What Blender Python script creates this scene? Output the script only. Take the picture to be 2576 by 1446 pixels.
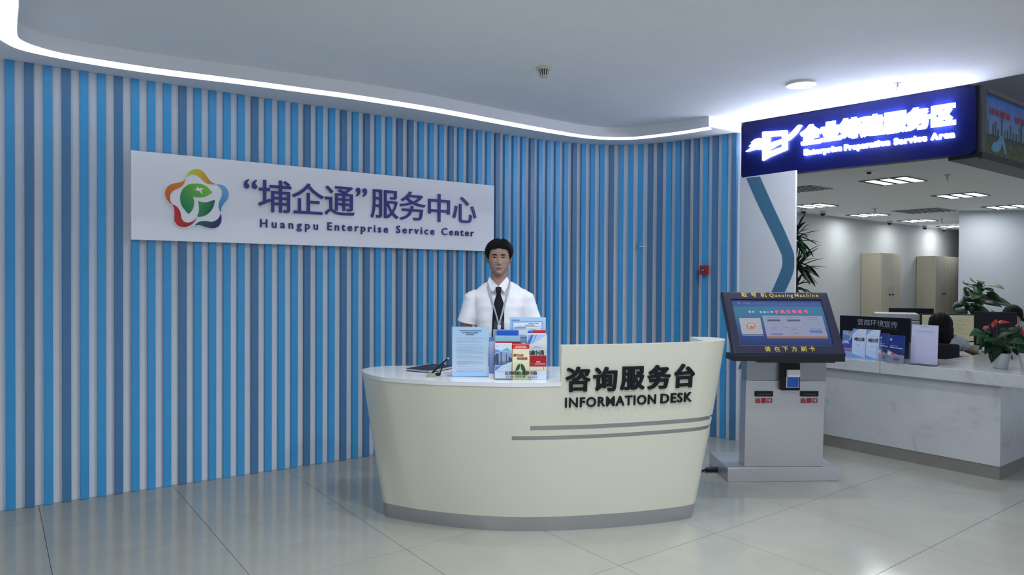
import bpy, bmesh, math, random
import numpy as np
from mathutils import Vector, Matrix, noise

for o in list(bpy.data.objects):
    bpy.data.objects.remove(o, do_unlink=True)
scene = bpy.context.scene
COL = scene.collection
random.seed(7)

EXPOSURE = 1.0
WORLD_COL = (0.62, 0.70, 0.86, 1)
WORLD_STR = 0.62
LED_E = 1.3
SIGN_E = 9.5
PANEL_E = 4.0
DL_POWER = 17.0
OFF_POWER = 6.5

# ------------------------------------------------------------------ camera
F = 1755.0                      # focal length in pixels of the 2576 px frame
HC = 1.48                       # camera height
PITCH = -math.atan(20 / F)
ROLL = math.radians(0.3)
fwd = np.array([0, math.cos(PITCH), math.sin(PITCH)])
up0 = np.array([0, -math.sin(PITCH), math.cos(PITCH)])
rt0 = np.array([1.0, 0, 0])
rgt = math.cos(ROLL) * rt0 + math.sin(ROLL) * up0
upv = -math.sin(ROLL) * rt0 + math.cos(ROLL) * up0
CAM = np.array([0, 0, HC])
cd = bpy.data.cameras.new('camera')
cam = bpy.data.objects.new('camera', cd)
COL.objects.link(cam)
cd.sensor_width = 36.0
cd.lens = F / 2576 * 36
cd.clip_start = 0.05
cd.clip_end = 200
m = Matrix.Identity(4)
for i in range(3):
    m[i][0] = rgt[i]; m[i][1] = upv[i]; m[i][2] = -fwd[i]; m[i][3] = CAM[i]
cam.matrix_world = m
scene.camera = cam

# ------------------------------------------------------------------ world, exposure, lights
scene.view_settings.view_transform = 'Standard'
scene.view_settings.look = 'None'
scene.view_settings.gamma = 1
scene.view_settings.use_curve_mapping = False
scene.view_settings.exposure = EXPOSURE
w = bpy.data.worlds.new('world')
scene.world = w
w.use_nodes = True
w.node_tree.nodes['Background'].inputs[0].default_value = WORLD_COL
w.node_tree.nodes['Background'].inputs[1].default_value = WORLD_STR
try:
    scene.cycles.max_bounces = 8
    scene.cycles.transparent_max_bounces = 16
    scene.cycles.sample_clamp_indirect = 6
except Exception:
    pass

def disc_light(x, y, z, power, size=0.17, col=(0.93, 0.97, 1.0), spread=150):
    l = bpy.data.lights.new('downlight_lamp', 'AREA')
    l.shape = 'DISK'; l.size = size; l.energy = power; l.color = col
    l.spread = math.radians(spread)
    o = bpy.data.objects.new('downlight_lamp', l)
    o.location = (x, y, z)
    COL.objects.link(o)
    return o

UD = np.array([math.cos(math.radians(35.4)), math.sin(math.radians(35.4)), 0])   # along the slat wall
VD = np.array([-UD[1], UD[0], 0])
Z_CEIL, Z_SOF, Z_OFF = 2.94, 2.846, 2.85
DL0 = np.array([-0.08, 3.50, 0])
for lx, ly, pw in ((-0.9, 1.6, .45), (1.2, 1.9, 1.0), (0.6, -0.5, .9), (2.4, 0.3, .2), (-1.6, -0.6, .15), (1.7, -1.8, .9), (1.7, 3.5, .4), (0.1, 2.7, 0.4)):
    disc_light(lx, ly, Z_CEIL - 0.006, DL_POWER * pw)      # unseen lobby ceiling lamps, placed and dimmed to balance the light

# ------------------------------------------------------------------ helpers
def ray(x, y):
    return fwd * F + rgt * (x - 1288) + upv * (723 - y)
def Zp(x, y, z):                 # point of the view line at height z
    d = ray(x, y); return CAM + d * (z - HC) / d[2]
def Dp(x, y, Y):                 # point of the view line at depth Y
    d = ray(x, y); return CAM + d * Y / d[1]
def Pl(x, y, p, n):              # point of the view line on a plane
    d = ray(x, y); n = np.array(n, float)
    return CAM + d * ((np.array(p, float) - CAM) @ n) / (d @ n)

MATS = {}
def mat(name, col, rough=0.5, metal=0.0, emit=0, ecol=None, var=0.0, bump=0.0, scale=40, spec=0.5,
        trans=0, ior=1.45, alpha=None, coat=0, vcol=False, stretch=None):
    if name in MATS: return MATS[name]
    mt = bpy.data.materials.new(name); mt.use_nodes = True
    nt = mt.node_tree; b = nt.nodes['Principled BSDF']
    b.inputs['Base Color'].default_value = (*col, 1)
    b.inputs['Roughness'].default_value = rough
    b.inputs['Metallic'].default_value = metal
    b.inputs['Specular IOR Level'].default_value = min(spec, 0.2) if max(col) < 0.06 and not vcol else spec
    b.inputs['IOR'].default_value = ior
    if trans: b.inputs['Transmission Weight'].default_value = trans
    if coat: b.inputs['Coat Weight'].default_value = coat; b.inputs['Coat Roughness'].default_value = 0.05
    if emit:
        b.inputs['Emission Color'].default_value = (*(ecol or col), 1)
        b.inputs['Emission Strength'].default_value = emit
    src = None
    if vcol:
        a = nt.nodes.new('ShaderNodeAttribute'); a.attribute_name = 'Col'
        nt.links.new(a.outputs['Color'], b.inputs['Base Color'])
        if emit: nt.links.new(a.outputs['Color'], b.inputs['Emission Color'])
        src = a.outputs['Color']
    if var or bump:
        tc = nt.nodes.new('ShaderNodeTexCoord')
        mp = nt.nodes.new('ShaderNodeMapping')
        if stretch: mp.inputs['Scale'].default_value = stretch
        nt.links.new(tc.outputs['Object'], mp.inputs[0])
        ns = nt.nodes.new('ShaderNodeTexNoise'); ns.inputs['Scale'].default_value = scale
        ns.inputs['Detail'].default_value = 4
        nt.links.new(mp.outputs[0], ns.inputs['Vector'])
        if var:
            mx = nt.nodes.new('ShaderNodeMix'); mx.data_type = 'RGBA'; mx.blend_type = 'MULTIPLY'
            mx.inputs[0].default_value = 1
            mr = nt.nodes.new('ShaderNodeMapRange')
            mr.inputs[1].default_value = 0.3; mr.inputs[2].default_value = 0.7
            mr.inputs[3].default_value = 1 - var; mr.inputs[4].default_value = 1 + var
            nt.links.new(ns.outputs['Fac'], mr.inputs[0])
            if src: nt.links.new(src, mx.inputs[6])
            else: mx.inputs[6].default_value = (*col, 1)
            nt.links.new(mr.outputs[0], mx.inputs[7])
            nt.links.new(mx.outputs[2], b.inputs['Base Color'])
        if bump:
            bp = nt.nodes.new('ShaderNodeBump'); bp.inputs['Strength'].default_value = bump
            bp.inputs['Distance'].default_value = 0.01
            nt.links.new(ns.outputs['Fac'], bp.inputs['Height'])
            nt.links.new(bp.outputs[0], b.inputs['Normal'])
    MATS[name] = mt
    return mt

def acrylic():
    if 'acrylic' in MATS: return MATS['acrylic']
    mt = bpy.data.materials.new('acrylic'); mt.use_nodes = True
    nt = mt.node_tree; nt.nodes.clear()
    out = nt.nodes.new('ShaderNodeOutputMaterial'); mx = nt.nodes.new('ShaderNodeMixShader')
    tr = nt.nodes.new('ShaderNodeBsdfTransparent'); gl = nt.nodes.new('ShaderNodeBsdfGlossy')
    fr = nt.nodes.new('ShaderNodeLayerWeight'); fr.inputs[0].default_value = 0.12
    ml = nt.nodes.new('ShaderNodeMath'); ml.operation = 'MULTIPLY_ADD'; ml.inputs[1].default_value = 0.35; ml.inputs[2].default_value = 0.03
    nt.links.new(fr.outputs['Facing'], ml.inputs[0])
    tr.inputs[0].default_value = (0.985, 0.99, 1, 1); gl.inputs['Roughness'].default_value = 0.05
    nt.links.new(ml.outputs[0], mx.inputs[0]); nt.links.new(tr.outputs[0], mx.inputs[1])
    nt.links.new(gl.outputs[0], mx.inputs[2]); nt.links.new(mx.outputs[0], out.inputs[0])
    MATS['acrylic'] = mt
    return mt

def thing(name, label, cat, loc=(0, 0, 0), group=None):
    o = bpy.data.objects.new(name, None); COL.objects.link(o)
    o.empty_display_size = 0.1
    o.location = Vector([float(c) for c in loc])
    o['label'] = label; o['category'] = cat
    if group: o['group'] = group
    return o
def tag(o, label, cat, group=None):
    o['label'] = label; o['category'] = cat
    if group: o['group'] = group
    return o
def wloc(o):
    v = Vector(o.location)
    p = o.parent
    while p: v = v + p.location; p = p.parent
    return v

class MB:
    def __init__(s): s.v = []; s.f = []; s.c = []
    def add(s, vs, fs, col=None):
        n = len(s.v); s.v += [tuple(float(c) for c in p) for p in vs]
        s.f += [tuple(i + n for i in f) for f in fs]
        s.c += [(col or (1, 1, 1))] * len(vs) if not (col and isinstance(col, list)) else col
        return s
    def box(s, c, d, rz=0, R=None):
        c = np.array(c, float); hx, hy, hz = d[0] / 2, d[1] / 2, d[2] / 2
        if R is None: R = np.array([[math.cos(rz), -math.sin(rz), 0], [math.sin(rz), math.cos(rz), 0], [0, 0, 1]])
        vs = [c + R @ np.array([x, y, z]) for x in (-hx, hx) for y in (-hy, hy) for z in (-hz, hz)]
        return s.add(vs, [(0, 1, 3, 2), (4, 6, 7, 5), (0, 4, 5, 1), (2, 3, 7, 6), (0, 2, 6, 4), (1, 5, 7, 3)])
    def obox(s, o, a, b, c):      # box from corner o with edge vectors
        o, a, b, c = [np.array(q, float) for q in (o, a, b, c)]
        vs = [o, o + c, o + b, o + b + c, o + a, o + a + c, o + a + b, o + a + b + c]
        return s.add(vs, [(0, 1, 3, 2), (4, 6, 7, 5), (0, 4, 5, 1), (2, 3, 7, 6), (0, 2, 6, 4), (1, 5, 7, 3)])
    def prism(s, poly, z0, z1):
        n = len(poly)
        vs = [(p[0], p[1], z0) for p in poly] + [(p[0], p[1], z1) for p in poly]
        fs = [tuple(range(n))[::-1], tuple(range(n, 2 * n))] + [(i, (i + 1) % n, n + (i + 1) % n, n + i) for i in range(n)]
        return s.add(vs, fs)
    def slab(s, pts, off, cols=None):   # planar polygon pts (3d) thickened by vector off
        n = len(pts); pts = [np.array(p, float) for p in pts]; off = np.array(off, float)
        vs = pts + [p + off for p in pts]
        fs = [tuple(range(n))[::-1], tuple(range(n, 2 * n))] + [(i, (i + 1) % n, n + (i + 1) % n, n + i) for i in range(n)]
        return s.add(vs, fs, (cols + cols) if cols else None)
    def quad(s, a, b, c, d): return s.add([a, b, c, d], [(0, 1, 2, 3)])
    def rings(s, R, cap=True, closed=True):
        n = len(R[0]); k = len(R); fs = []
        for i in range(k - 1):
            for j in range(n if closed else n - 1):
                j2 = (j + 1) % n
                fs.append((i * n + j, i * n + j2, (i + 1) * n + j2, (i + 1) * n + j))
        if cap: fs += [tuple(range(n))[::-1], tuple(range((k - 1) * n, k * n))]
        return s.add([p for r in R for p in r], fs)
    def tube(s, pts, rad, n=12, side=None, flat=1.0, cap=True):
        pts = [np.array(p, float) for p in pts]
        if not hasattr(rad, '__len__'): rad = [rad] * len(pts)
        if not hasattr(flat, '__len__'): flat = [flat] * len(pts)
        R = []; a = None
        for i, p in enumerate(pts):
            t = pts[min(i + 1, len(pts) - 1)] - pts[max(i - 1, 0)]
            t = t / (np.linalg.norm(t) + 1e-9)
            if a is None:
                h = np.array(side if side is not None else ((0, 0, 1) if abs(t[2]) < .9 else (1, 0, 0)), float)
            else: h = a
            a = h - t * (h @ t); a = a / (np.linalg.norm(a) + 1e-9)
            b = np.cross(t, a)
            R.append([p + a * rad[i] * math.cos(q) + b * rad[i] * flat[i] * math.sin(q)
                      for q in [2 * math.pi * j / n for j in range(n)]])
        return s.rings(R, cap)
    def lathe(s, prof, c, n=24, axis=None):
        c = np.array(c, float)
        R = [[c + np.array([r * math.cos(2 * math.pi * j / n), r * math.sin(2 * math.pi * j / n), z]) for j in range(n)]
             for r, z in prof]
        return s.rings(R)
    def cyl(s, a, b, r, n=16): return s.tube([a, b], [r, r], n)
    def ell(s, c, r, n=16, k=10, R=None):
        c = np.array(c, float); rr = []
        for i in range(k + 1):
            th = math.pi * (i + .02) / (k + .04)
            ring = []
            for j in range(n):
                v = np.array([r[0] * math.sin(th) * math.cos(2 * math.pi * j / n), r[1] * math.sin(th) * math.sin(2 * math.pi * j / n), -r[2] * math.cos(th)])
                ring.append(c + (R @ v if R is not None else v))
            rr.append(ring)
        return s.rings(rr)
    def mesh(s, name, origin=None):
        v = np.array(s.v, float)
        if origin is None:
            lo, hi = v.min(0), v.max(0)
            origin = np.array([(lo[0] + hi[0]) / 2, (lo[1] + hi[1]) / 2, lo[2]])
        origin = np.array(origin, float)
        me = bpy.data.meshes.new(name)
        me.from_pydata([tuple(p) for p in (v - origin)], [], s.f)
        return me, origin
    def build(s, name, mt, parent=None, smooth=None, bevel=0, origin=None, vc=False, weld=False, seg=2):
        me, origin = s.mesh(name, origin)
        if vc:
            at = me.color_attributes.new('Col', 'FLOAT_COLOR', 'POINT')
            kk = 1.25 if mt.name.startswith('card_print') else 1.0
            for i, c in enumerate(s.c): at.data[i].color = (*[min(.9, q * kk) for q in c[:3]], 1)
        bm = bmesh.new(); bm.from_mesh(me)
        if weld: bmesh.ops.remove_doubles(bm, verts=bm.verts, dist=1e-5)
        bmesh.ops.recalc_face_normals(bm, faces=bm.faces)
        bm.to_mesh(me); bm.free()
        if smooth:
            me.shade_smooth(); me.set_sharp_from_angle(angle=math.radians(smooth))
        me.materials.append(mt)
        o = bpy.data.objects.new(name, me); COL.objects.link(o)
        if parent is not None:
            o.parent = parent; o.location = Vector([float(c) for c in origin]) - wloc(parent)
        else: o.location = Vector([float(c) for c in origin])
        if bevel:
            bv = o.modifiers.new('bevel', 'BEVEL'); bv.width = bevel; bv.segments = seg; bv.limit_method = 'ANGLE'
            bv.angle_limit = math.radians(40); bv.harden_normals = False
            if not smooth:
                me.shade_smooth(); me.set_sharp_from_angle(angle=math.radians(35))
        return o

def struct(o): o['kind'] = 'structure'; return o

_gc = {}
def glyph(s, extrude=0.1, offset=0.0, res=3):
    k = (s, extrude, offset, res)
    if k not in _gc:
        cu = bpy.data.curves.new('t', 'FONT'); cu.body = s; cu.size = 1; cu.extrude = extrude; cu.offset = offset
        cu.resolution_u = res
        o = bpy.data.objects.new('t', cu); me = o.to_mesh()
        vs = [tuple(v.co) for v in me.vertices]; fs = [tuple(p.vertices) for p in me.polygons]
        o.to_mesh_clear(); bpy.data.objects.remove(o); bpy.data.curves.remove(cu)
        _gc[k] = (vs, fs)
    return _gc[k]
def gbox(vs):
    a = np.array(vs); return a[:, 0].min(), a[:, 0].max(), a[:, 1].min(), a[:, 1].max()
_adv = {}
def advance(s):
    if s not in _adv:
        b = gbox(glyph(s + '|', 0, 0, 1)[0])[1] - gbox(glyph('|', 0, 0, 1)[0])[1]
        _adv[s] = b
    return _adv[s]

def letter(mb, ch, u, v, size, mp, depth, offset=0.0, xs=1.0, center=False, res=3):
    """one glyph, u,v = left base (or centre) in face units, depth = how far it stands proud"""
    vs, fs = glyph(ch, 0.1, min(offset, 0.008), res)
    if not vs: return
    x0, x1, y0, y1 = gbox(vs)
    e = max(0.0, offset - 0.008)
    sh = [(0, 0)] if e <= 0 else [(-e, -e), (e, -e), (e, e), (-e, e), (0, 0)]
    for k, (dx, dy) in enumerate(sh):
        out = []
        for x, y, z in vs:
            if center: uu = u + (x + dx - (x0 + x1) / 2) * size * xs; vv = v + (y + dy - (y0 + y1) / 2) * size
            else: uu = u + (x + dx) * size * xs; vv = v + (y + dy) * size
            out.append(mp(uu, vv, (z + 0.1) / 0.2 * depth * (1 - .01 * k)))
        mb.add(out, fs)

def word(s, u0, u1, v, size, mp, depth, mt, parent, name='letter', offset=0.0, split=True, res=3, xs=1.0, stuff=False):
    """latin word stretched by letter spacing to fill u0..u1"""
    adv = [advance(s[:i]) if i else 0.0 for i in range(len(s))]
    wd = (advance(s[:-1]) if len(s) > 1 else 0) + gbox(glyph(s[-1], 0, 0, 1)[0])[1]
    gap = ((u1 - u0) / size / xs - wd) / max(1, len(s) - 1)
    gmin = 0.03 + 1.6 * offset
    if gap < gmin:
        xs = (u1 - u0) / size / (wd + gmin * (len(s) - 1)); gap = gmin
    mb = MB(); outs = []
    for i, ch in enumerate(s):
        if ch == ' ': continue
        letter(mb, ch, u0 + (adv[i] + gap * i) * size * xs, v, size, mp, depth, offset, xs, res=res)
        if split: outs.append(mb.build(name, mt, parent)); mb = MB()
    if not split: outs.append(mb.build(name, mt, parent))
    return outs

def frame_map(o, a, b, n):       # u along a, v along b, w along n
    o, a, b, n = [np.array(q, float) for q in (o, a, b, n)]
    return lambda u, v, w=0: o + a * u + b * v + n * w

def catmull(P, k=6):
    P = np.array(P, float); Q = np.vstack([2 * P[0] - P[1], P, 2 * P[-1] - P[-2]]); out = []
    for i in range(1, len(Q) - 2):
        for j in range(k):
            t = j / k
            out.append(0.5 * (2 * Q[i] + (Q[i + 1] - Q[i - 1]) * t + (2 * Q[i - 1] - 5 * Q[i] + 4 * Q[i + 1] - Q[i + 2]) * t * t
                              + (3 * Q[i] - Q[i - 1] - 3 * Q[i + 1] + Q[i + 2]) * t ** 3))
    out.append(P[-1]); return np.array(out)

# ------------------------------------------------------------------ materials of the setting
M_wall = mat('white_paint', (0.80, 0.82, 0.86), 0.45, var=0.02, bump=0.02, scale=12)
M_ceil = mat('ceiling_paint', (0.90, 0.92, 0.94), 0.85, var=0.015, scale=3)
M_sof = mat('soffit_paint', (0.84, 0.85, 0.88), 0.8, var=0.01, scale=4)
M_light_blue = mat('slat_light_blue', (0.050, 0.330, 0.660), 0.38, var=0.03, scale=8)
M_dark_blue = mat('slat_slate_blue', (0.070, 0.200, 0.390), 0.38, var=0.03, scale=8)
M_led = mat('led_strip', (1, 1, 1), 0.5, emit=LED_E, ecol=(0.90, 0.93, 1.0))
M_cream = mat('desk_laminate', (0.70, 0.69, 0.59), 0.22, var=0.015, scale=3)
M_silver = mat('brushed_silver', (0.42, 0.43, 0.46), 0.34, metal=0.65, var=0.03, scale=60, stretch=(1, 1, 8))
M_black = mat('black_lettering', (0.012, 0.014, 0.017), 0.35)
M_white = mat('white_gloss', (0.80, 0.81, 0.83), 0.25)
M_off = mat('office_paint', (0.43, 0.45, 0.45), 0.7, var=0.02, scale=1.5)
M_grey_dark = mat('dark_grey', (0.05, 0.055, 0.065), 0.5)
M_acr = acrylic()

def tile_mat():
    mt = bpy.data.materials.new('polished_tile'); mt.use_nodes = True
    nt = mt.node_tree; b = nt.nodes['Principled BSDF']
    b.inputs['Roughness'].default_value = 0.10
    b.inputs['Specular IOR Level'].default_value = 0.55
    g = nt.nodes.new('ShaderNodeNewGeometry'); ns = nt.nodes.new('ShaderNodeTexNoise')
    ns.inputs['Scale'].default_value = 2.2; ns.inputs['Detail'].default_value = 6; ns.inputs['Distortion'].default_value = 1.2
    nt.links.new(g.outputs['Position'], ns.inputs['Vector'])
    oi = nt.nodes.new('ShaderNodeObjectInfo')
    cr = nt.nodes.new('ShaderNodeValToRGB')
    cr.color_ramp.elements[0].position = 0.3; cr.color_ramp.elements[0].color = (0.325, 0.328, 0.288, 1)
    cr.color_ramp.elements[1].position = 0.75; cr.color_ramp.elements[1].color = (0.368, 0.367, 0.320, 1)
    nt.links.new(ns.outputs['Fac'], cr.inputs[0])
    mr = nt.nodes.new('ShaderNodeMapRange'); mr.inputs[3].default_value = 0.97; mr.inputs[4].default_value = 1.02
    nt.links.new(oi.outputs['Random'], mr.inputs[0])
    mx = nt.nodes.new('ShaderNodeMix'); mx.data_type = 'RGBA'; mx.blend_type = 'MULTIPLY'; mx.inputs[0].default_value = 1
    nt.links.new(cr.outputs[0], mx.inputs[6]); nt.links.new(mr.outputs[0], mx.inputs[7])
    nt.links.new(mx.outputs[2], b.inputs['Base Color'])
    n2 = nt.nodes.new('ShaderNodeTexNoise'); n2.inputs['Scale'].default_value = 3
    nt.links.new(g.outputs['Position'], n2.inputs['Vector'])
    m2 = nt.nodes.new('ShaderNodeMapRange'); m2.inputs[3].default_value = 0.07; m2.inputs[4].default_value = 0.16
    nt.links.new(n2.outputs['Fac'], m2.inputs[0]); nt.links.new(m2.outputs[0], b.inputs['Roughness'])
    return mt
M_tile = tile_mat()

def marble():
    mt = bpy.data.materials.new('white_marble'); mt.use_nodes = True
    nt = mt.node_tree; b = nt.nodes['Principled BSDF']; b.inputs['Roughness'].default_value = 0.16
    g = nt.nodes.new('ShaderNodeNewGeometry')
    n1 = nt.nodes.new('ShaderNodeTexNoise'); n1.inputs['Scale'].default_value = 2.6; n1.inputs['Detail'].default_value = 9
    n1.inputs['Roughness'].default_value = 0.62; n1.inputs['Distortion'].default_value = 1.6
    nt.links.new(g.outputs['Position'], n1.inputs['Vector'])
    cr = nt.nodes.new('ShaderNodeValToRGB'); e = cr.color_ramp.elements
    e[0].position = 0.30; e[0].color = (0.38, 0.395, 0.41, 1); e[1].position = 0.42; e[1].color = (0.49, 0.51, 0.535, 1)
    x = e.new(0.8); x.color = (0.55, 0.57, 0.585, 1)
    nt.links.new(n1.outputs['Fac'], cr.inputs[0]); nt.links.new(cr.outputs[0], b.inputs['Base Color'])
    return mt
M_marble = marble()

# ------------------------------------------------------------------ floor and its tiles
fl = MB().add([(-9, -7, -0.012), (26, -7, -0.012), (26, 26, -0.012), (-9, 26, -0.012),
               (-9, -7, -0.05), (26, -7, -0.05), (26, 26, -0.05), (-9, 26, -0.05)],
              [(0, 1, 2, 3), (7, 6, 5, 4), (0, 4, 5, 1), (1, 5, 6, 2), (2, 6, 7, 3), (3, 7, 4, 0)])
floor = struct(fl.build('floor', mat('grout', (0.13, 0.14, 0.14), 0.8, var=0.05), origin=(0, 0, -0.012)))
TA = math.radians(36.6); TU = np.array([math.cos(TA), math.sin(TA)]); TV = np.array([-TU[1], TU[0]])
tw, td, gap = 0.79, 0.842, 0.0028
tme, _ = MB().box((0, 0, -0.006), (tw - gap, td - gap, 0.012)).mesh('tile', origin=(0, 0, 0))
tme.materials.append(M_tile)
T0 = np.array([-1.709, 4.011])
k = 0
cells = []
for i in range(-9, 14):
    for j in range(-9, 9):
        c = T0 + TU * tw * (i + .5) + TV * td * (j + .5)
        if c[1] < -0.8 or abs(c[0] / max(c[1], 0.8)) > 1.15 and abs(c[0]) > 2.6: continue
        if c[1] > 9.5 or c[0] > 6.5: continue
        cells.append(c)
cells.sort(key=lambda c: c[1])
for c in cells[:290]:
    o = bpy.data.objects.new('tile', tme); COL.objects.link(o)
    o.parent = floor; o.location = (c[0], c[1], 0.012); o.rotation_euler = (0, 0, TA)
rest = MB()
Rt = np.array([[TU[0], TV[0], 0], [TU[1], TV[1], 0], [0, 0, 1]])
done = set(tuple(np.round(c, 3)) for c in cells[:290])
for i in range(-12, 26):
    for j in range(-14, 22):
        c = T0 + TU * tw * (i + .5) + TV * td * (j + .5)
        if tuple(np.round(c, 3)) in done or c[1] < -6 or c[1] > 24 or c[0] < -8 or c[0] > 24: continue
        rest.box((c[0], c[1], -0.006), (tw - gap, td - gap, 0.012), R=Rt)
ro = rest.build('far_tiles', M_tile, floor, origin=(0, 0, -0.006)); ro['kind'] = 'stuff'

# ------------------------------------------------------------------ slat wall
Wp = [(-3.360, 4.3145), (-.2, 6.527), (.04, 6.695), (.25, 6.835), (.434, 6.945), (.65, 7.04), (.85, 7.09), (1.07, 7.105),
      (1.26, 7.07), (1.44, 7.0), (1.6, 6.905), (1.75, 6.78), (1.87, 6.68), (1.99, 6.57), (2.105, 6.46)]
Wc = np.vstack([[Wp[0]], catmull(Wp[1:], 5)])
def offset_poly(P, d):       # towards the camera side
    out = []
    for i in range(len(P)):
        a, b = P[max(i - 1, 0)], P[min(i + 1, len(P) - 1)]
        t = (b - a) / np.linalg.norm(b - a); out.append(P[i] + d * np.array([t[1], -t[0]]))
    return np.array(out)
Wi = offset_poly(Wc, -0.15)
poly = [tuple(p) for p in Wc] + [tuple(p) for p in Wi[::-1]]
wall_back = struct(MB().prism(poly, 0, Z_CEIL).build('wall_back', M_wall, smooth=20, origin=(-0.5, 6.4, 0)))
seg = np.linalg.norm(np.diff(Wc, axis=0), axis=1); cum = np.concatenate([[0], np.cumsum(seg)])
def on_wall(s):
    i = min(max(np.searchsorted(cum, s) - 1, 0), len(seg) - 1)
    t = (s - cum[i]) / seg[i]; p = Wc[i] * (1 - t) + Wc[i + 1] * t
    d = (Wc[i + 1] - Wc[i]) / seg[i]
    return p, d
tones = 'LDLDLLDLLLDLLLLDLLLDLLDLDLLDDLLLDLDLLDLLLDLLLLDLLLDLLLDDLLDDLDLD'
def slat_mesh(mt):
    me, _ = MB().box((0, -0.0175, 0), (0.050, 0.035, Z_SOF - 0.004)).mesh('slat', origin=(0, 0, 0))
    bm = bmesh.new(); bm.from_mesh(me)
    bmesh.ops.bevel(bm, geom=[e for e in bm.edges if abs(e.verts[0].co.z - e.verts[1].co.z) > 1], offset=0.002, segments=2, affect='EDGES')
    bm.to_mesh(me); bm.free(); me.materials.append(mt); return me
sl = {'L': slat_mesh(M_light_blue), 'D': slat_mesh(M_dark_blue)}
for i, tname in enumerate(tones):
    s = 0.1275 + i * (0.1003 if i < 54 else 0.1003) 
    if i >= 54: s = 0.1275 + 54 * 0.1003 + (i - 54) * 0.0965
    s = (s + 0.0816) * cum[-1] / 6.5416
    p, d = on_wall(min(s, cum[-1] - 0.024))
    o = bpy.data.objects.new('slat', sl[tname]); COL.objects.link(o); o.parent = wall_back
    q = Vector((p[0], p[1], Z_SOF / 2)) - wloc(wall_back)
    o.location = q; o.rotation_euler = (0, 0, math.atan2(d[1], d[0]))
    o['label'] = 'light blue slat' if tname == 'L' else 'slate blue slat'
# side wall, just out of the frame on the left
c0 = np.array([-3.360, 4.3145]); vd = VD[:2]; ud = UD[:2]
struct(MB().prism([tuple(c0), tuple(c0 - vd * 1.12), tuple(c0 - vd * 1.12 - ud * 0.15), tuple(c0 - ud * 0.15 + vd * 0.1)], 0, Z_CEIL).build('wall_left_or_light_block', M_wall))

q0_ = c0 - vd * 1.12 - ud * .16
struct(MB().prism([tuple(q0_), (q0_[0] - .5, q0_[1] - .35), (-3.45, -6.5), (-3.6, -6.5), (q0_[0] - .68, q0_[1] - .2)], 0, Z_CEIL).build('wall_left_or_light_block', mat('light_block_paint', (.30, .33, .37), .6)))  # unseen wall added to block light from the left, dark to limit bounce
# ------------------------------------------------------------------ lobby ceiling and soffit with the light strip
ce = [(-9, -6.5), (9, -6.5), (6.2, 1.40), (3.40, 5.135), (2.12, 6.49), (2.2, 7.6), (-4.5, 7.6), (-9, 4)]
lobby_ceiling = struct(MB().prism(ce, Z_CEIL, Z_CEIL + 0.12).build('ceiling', M_ceil))
inner = [(-1.62, 2.20), (-2.02, 2.80), (-2.40, 3.40), (-2.634, 3.724), (-2.795, 3.95), (-2.835, 4.05), (-2.815, 4.158), (-2.75, 4.266),
         (-2.60, 4.385), (-2.317, 4.57), (-1.882, 4.80), (-1.41, 5.065), (-1.152, 5.21), (-.603, 5.585), (.034, 6.11), (.40, 6.40),
         (.64, 6.575), (.80, 6.655), (.93, 6.685), (1.06, 6.685), (1.20, 6.645), (1.513, 6.43), (1.74, 6.21)]
outer = [(-1.77, 2.10), (-2.17, 2.69), (-2.545, 3.295), (-2.785, 3.645), (-2.905, 3.89), (-2.955, 4.06), (-2.955, 4.20), (-2.86, 4.33),
         (-2.69, 4.485), (-2.39, 4.685), (-1.94, 4.91), (-1.463, 5.17), (-1.205, 5.32), (-.66, 5.695), (-.02, 6.215), (.355, 6.50),
         (.61, 6.675), (.79, 6.76), (.94, 6.79), (1.085, 6.785), (1.24, 6.745), (1.565, 6.52), (1.79, 6.31)]
ic = catmull(inner, 6); oc = catmull(outer, 6)
soff_poly = [tuple(p) for p in ic] + [tuple(Wc[-1] + np.array([.004, -.002]))] + [tuple(p) for p in Wc[::-1]] + [tuple(c0 - vd * 1.12), tuple(c0 - vd * 1.12 - ud * 0.2), tuple(c0 - vd * 2.62 - ud * 0.2)]
soffit = MB().prism(soff_poly, Z_SOF, Z_CEIL - 0.0005)
soffit_o = struct(soffit.build('trim_1', M_sof, smooth=30)); soffit_o['label'] = 'curved white ceiling soffit over the slat wall'
ls = MB(); n = len(ic)
a = ic + (oc - ic) * 0.03; b = oc
for i in range(n - 1):
    ls.add([(*a[i], Z_SOF - .004), (*a[i + 1], Z_SOF - .004), (*b[i + 1], Z_SOF - .004), (*b[i], Z_SOF - .004),
            (*a[i], Z_SOF), (*a[i + 1], Z_SOF), (*b[i + 1], Z_SOF), (*b[i], Z_SOF)],
           [(3, 2, 1, 0), (0, 1, 5, 4), (2, 3, 7, 6)])
led = ls.build('light_strip', M_led, weld=True); tag(led, 'long glowing white light strip following the curved ceiling soffit', 'light strip')

# visible ceiling lamp
p = Zp(2015, 221, Z_CEIL - 0.03)
def downlight(p, label):
    t = thing('ceiling_downlight', label, 'ceiling lamp', (p[0], p[1], Z_CEIL - 0.020))
    MB().lathe([(0.095, -0.012), (0.102, -0.012), (0.106, 0.0), (0.095, 0.0)], (p[0], p[1], Z_CEIL - .0005), 40).build('rim', M_white, t, smooth=40)
    MB().lathe([(0.0001, -0.020), (0.05, -0.019), (0.080, -0.015), (0.094, -0.009), (0.094, -0.001), (0.0001, -0.001)], (p[0], p[1], Z_CEIL - .0005), 40).build('diffuser', mat('lamp_diffuser', (1, 1, 1), emit=14, ecol=(0.95, 0.97, 1)), t, smooth=40)
    disc_light(p[0], p[1], Z_CEIL - 0.045, DL_POWER * 0.35)
downlight((DL0[0], DL0[1]), 'round surface-mounted ceiling lamp over the information desk, at the top picture edge')
downlight(p, 'round surface-mounted ceiling lamp glowing above the blue sign')

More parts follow.
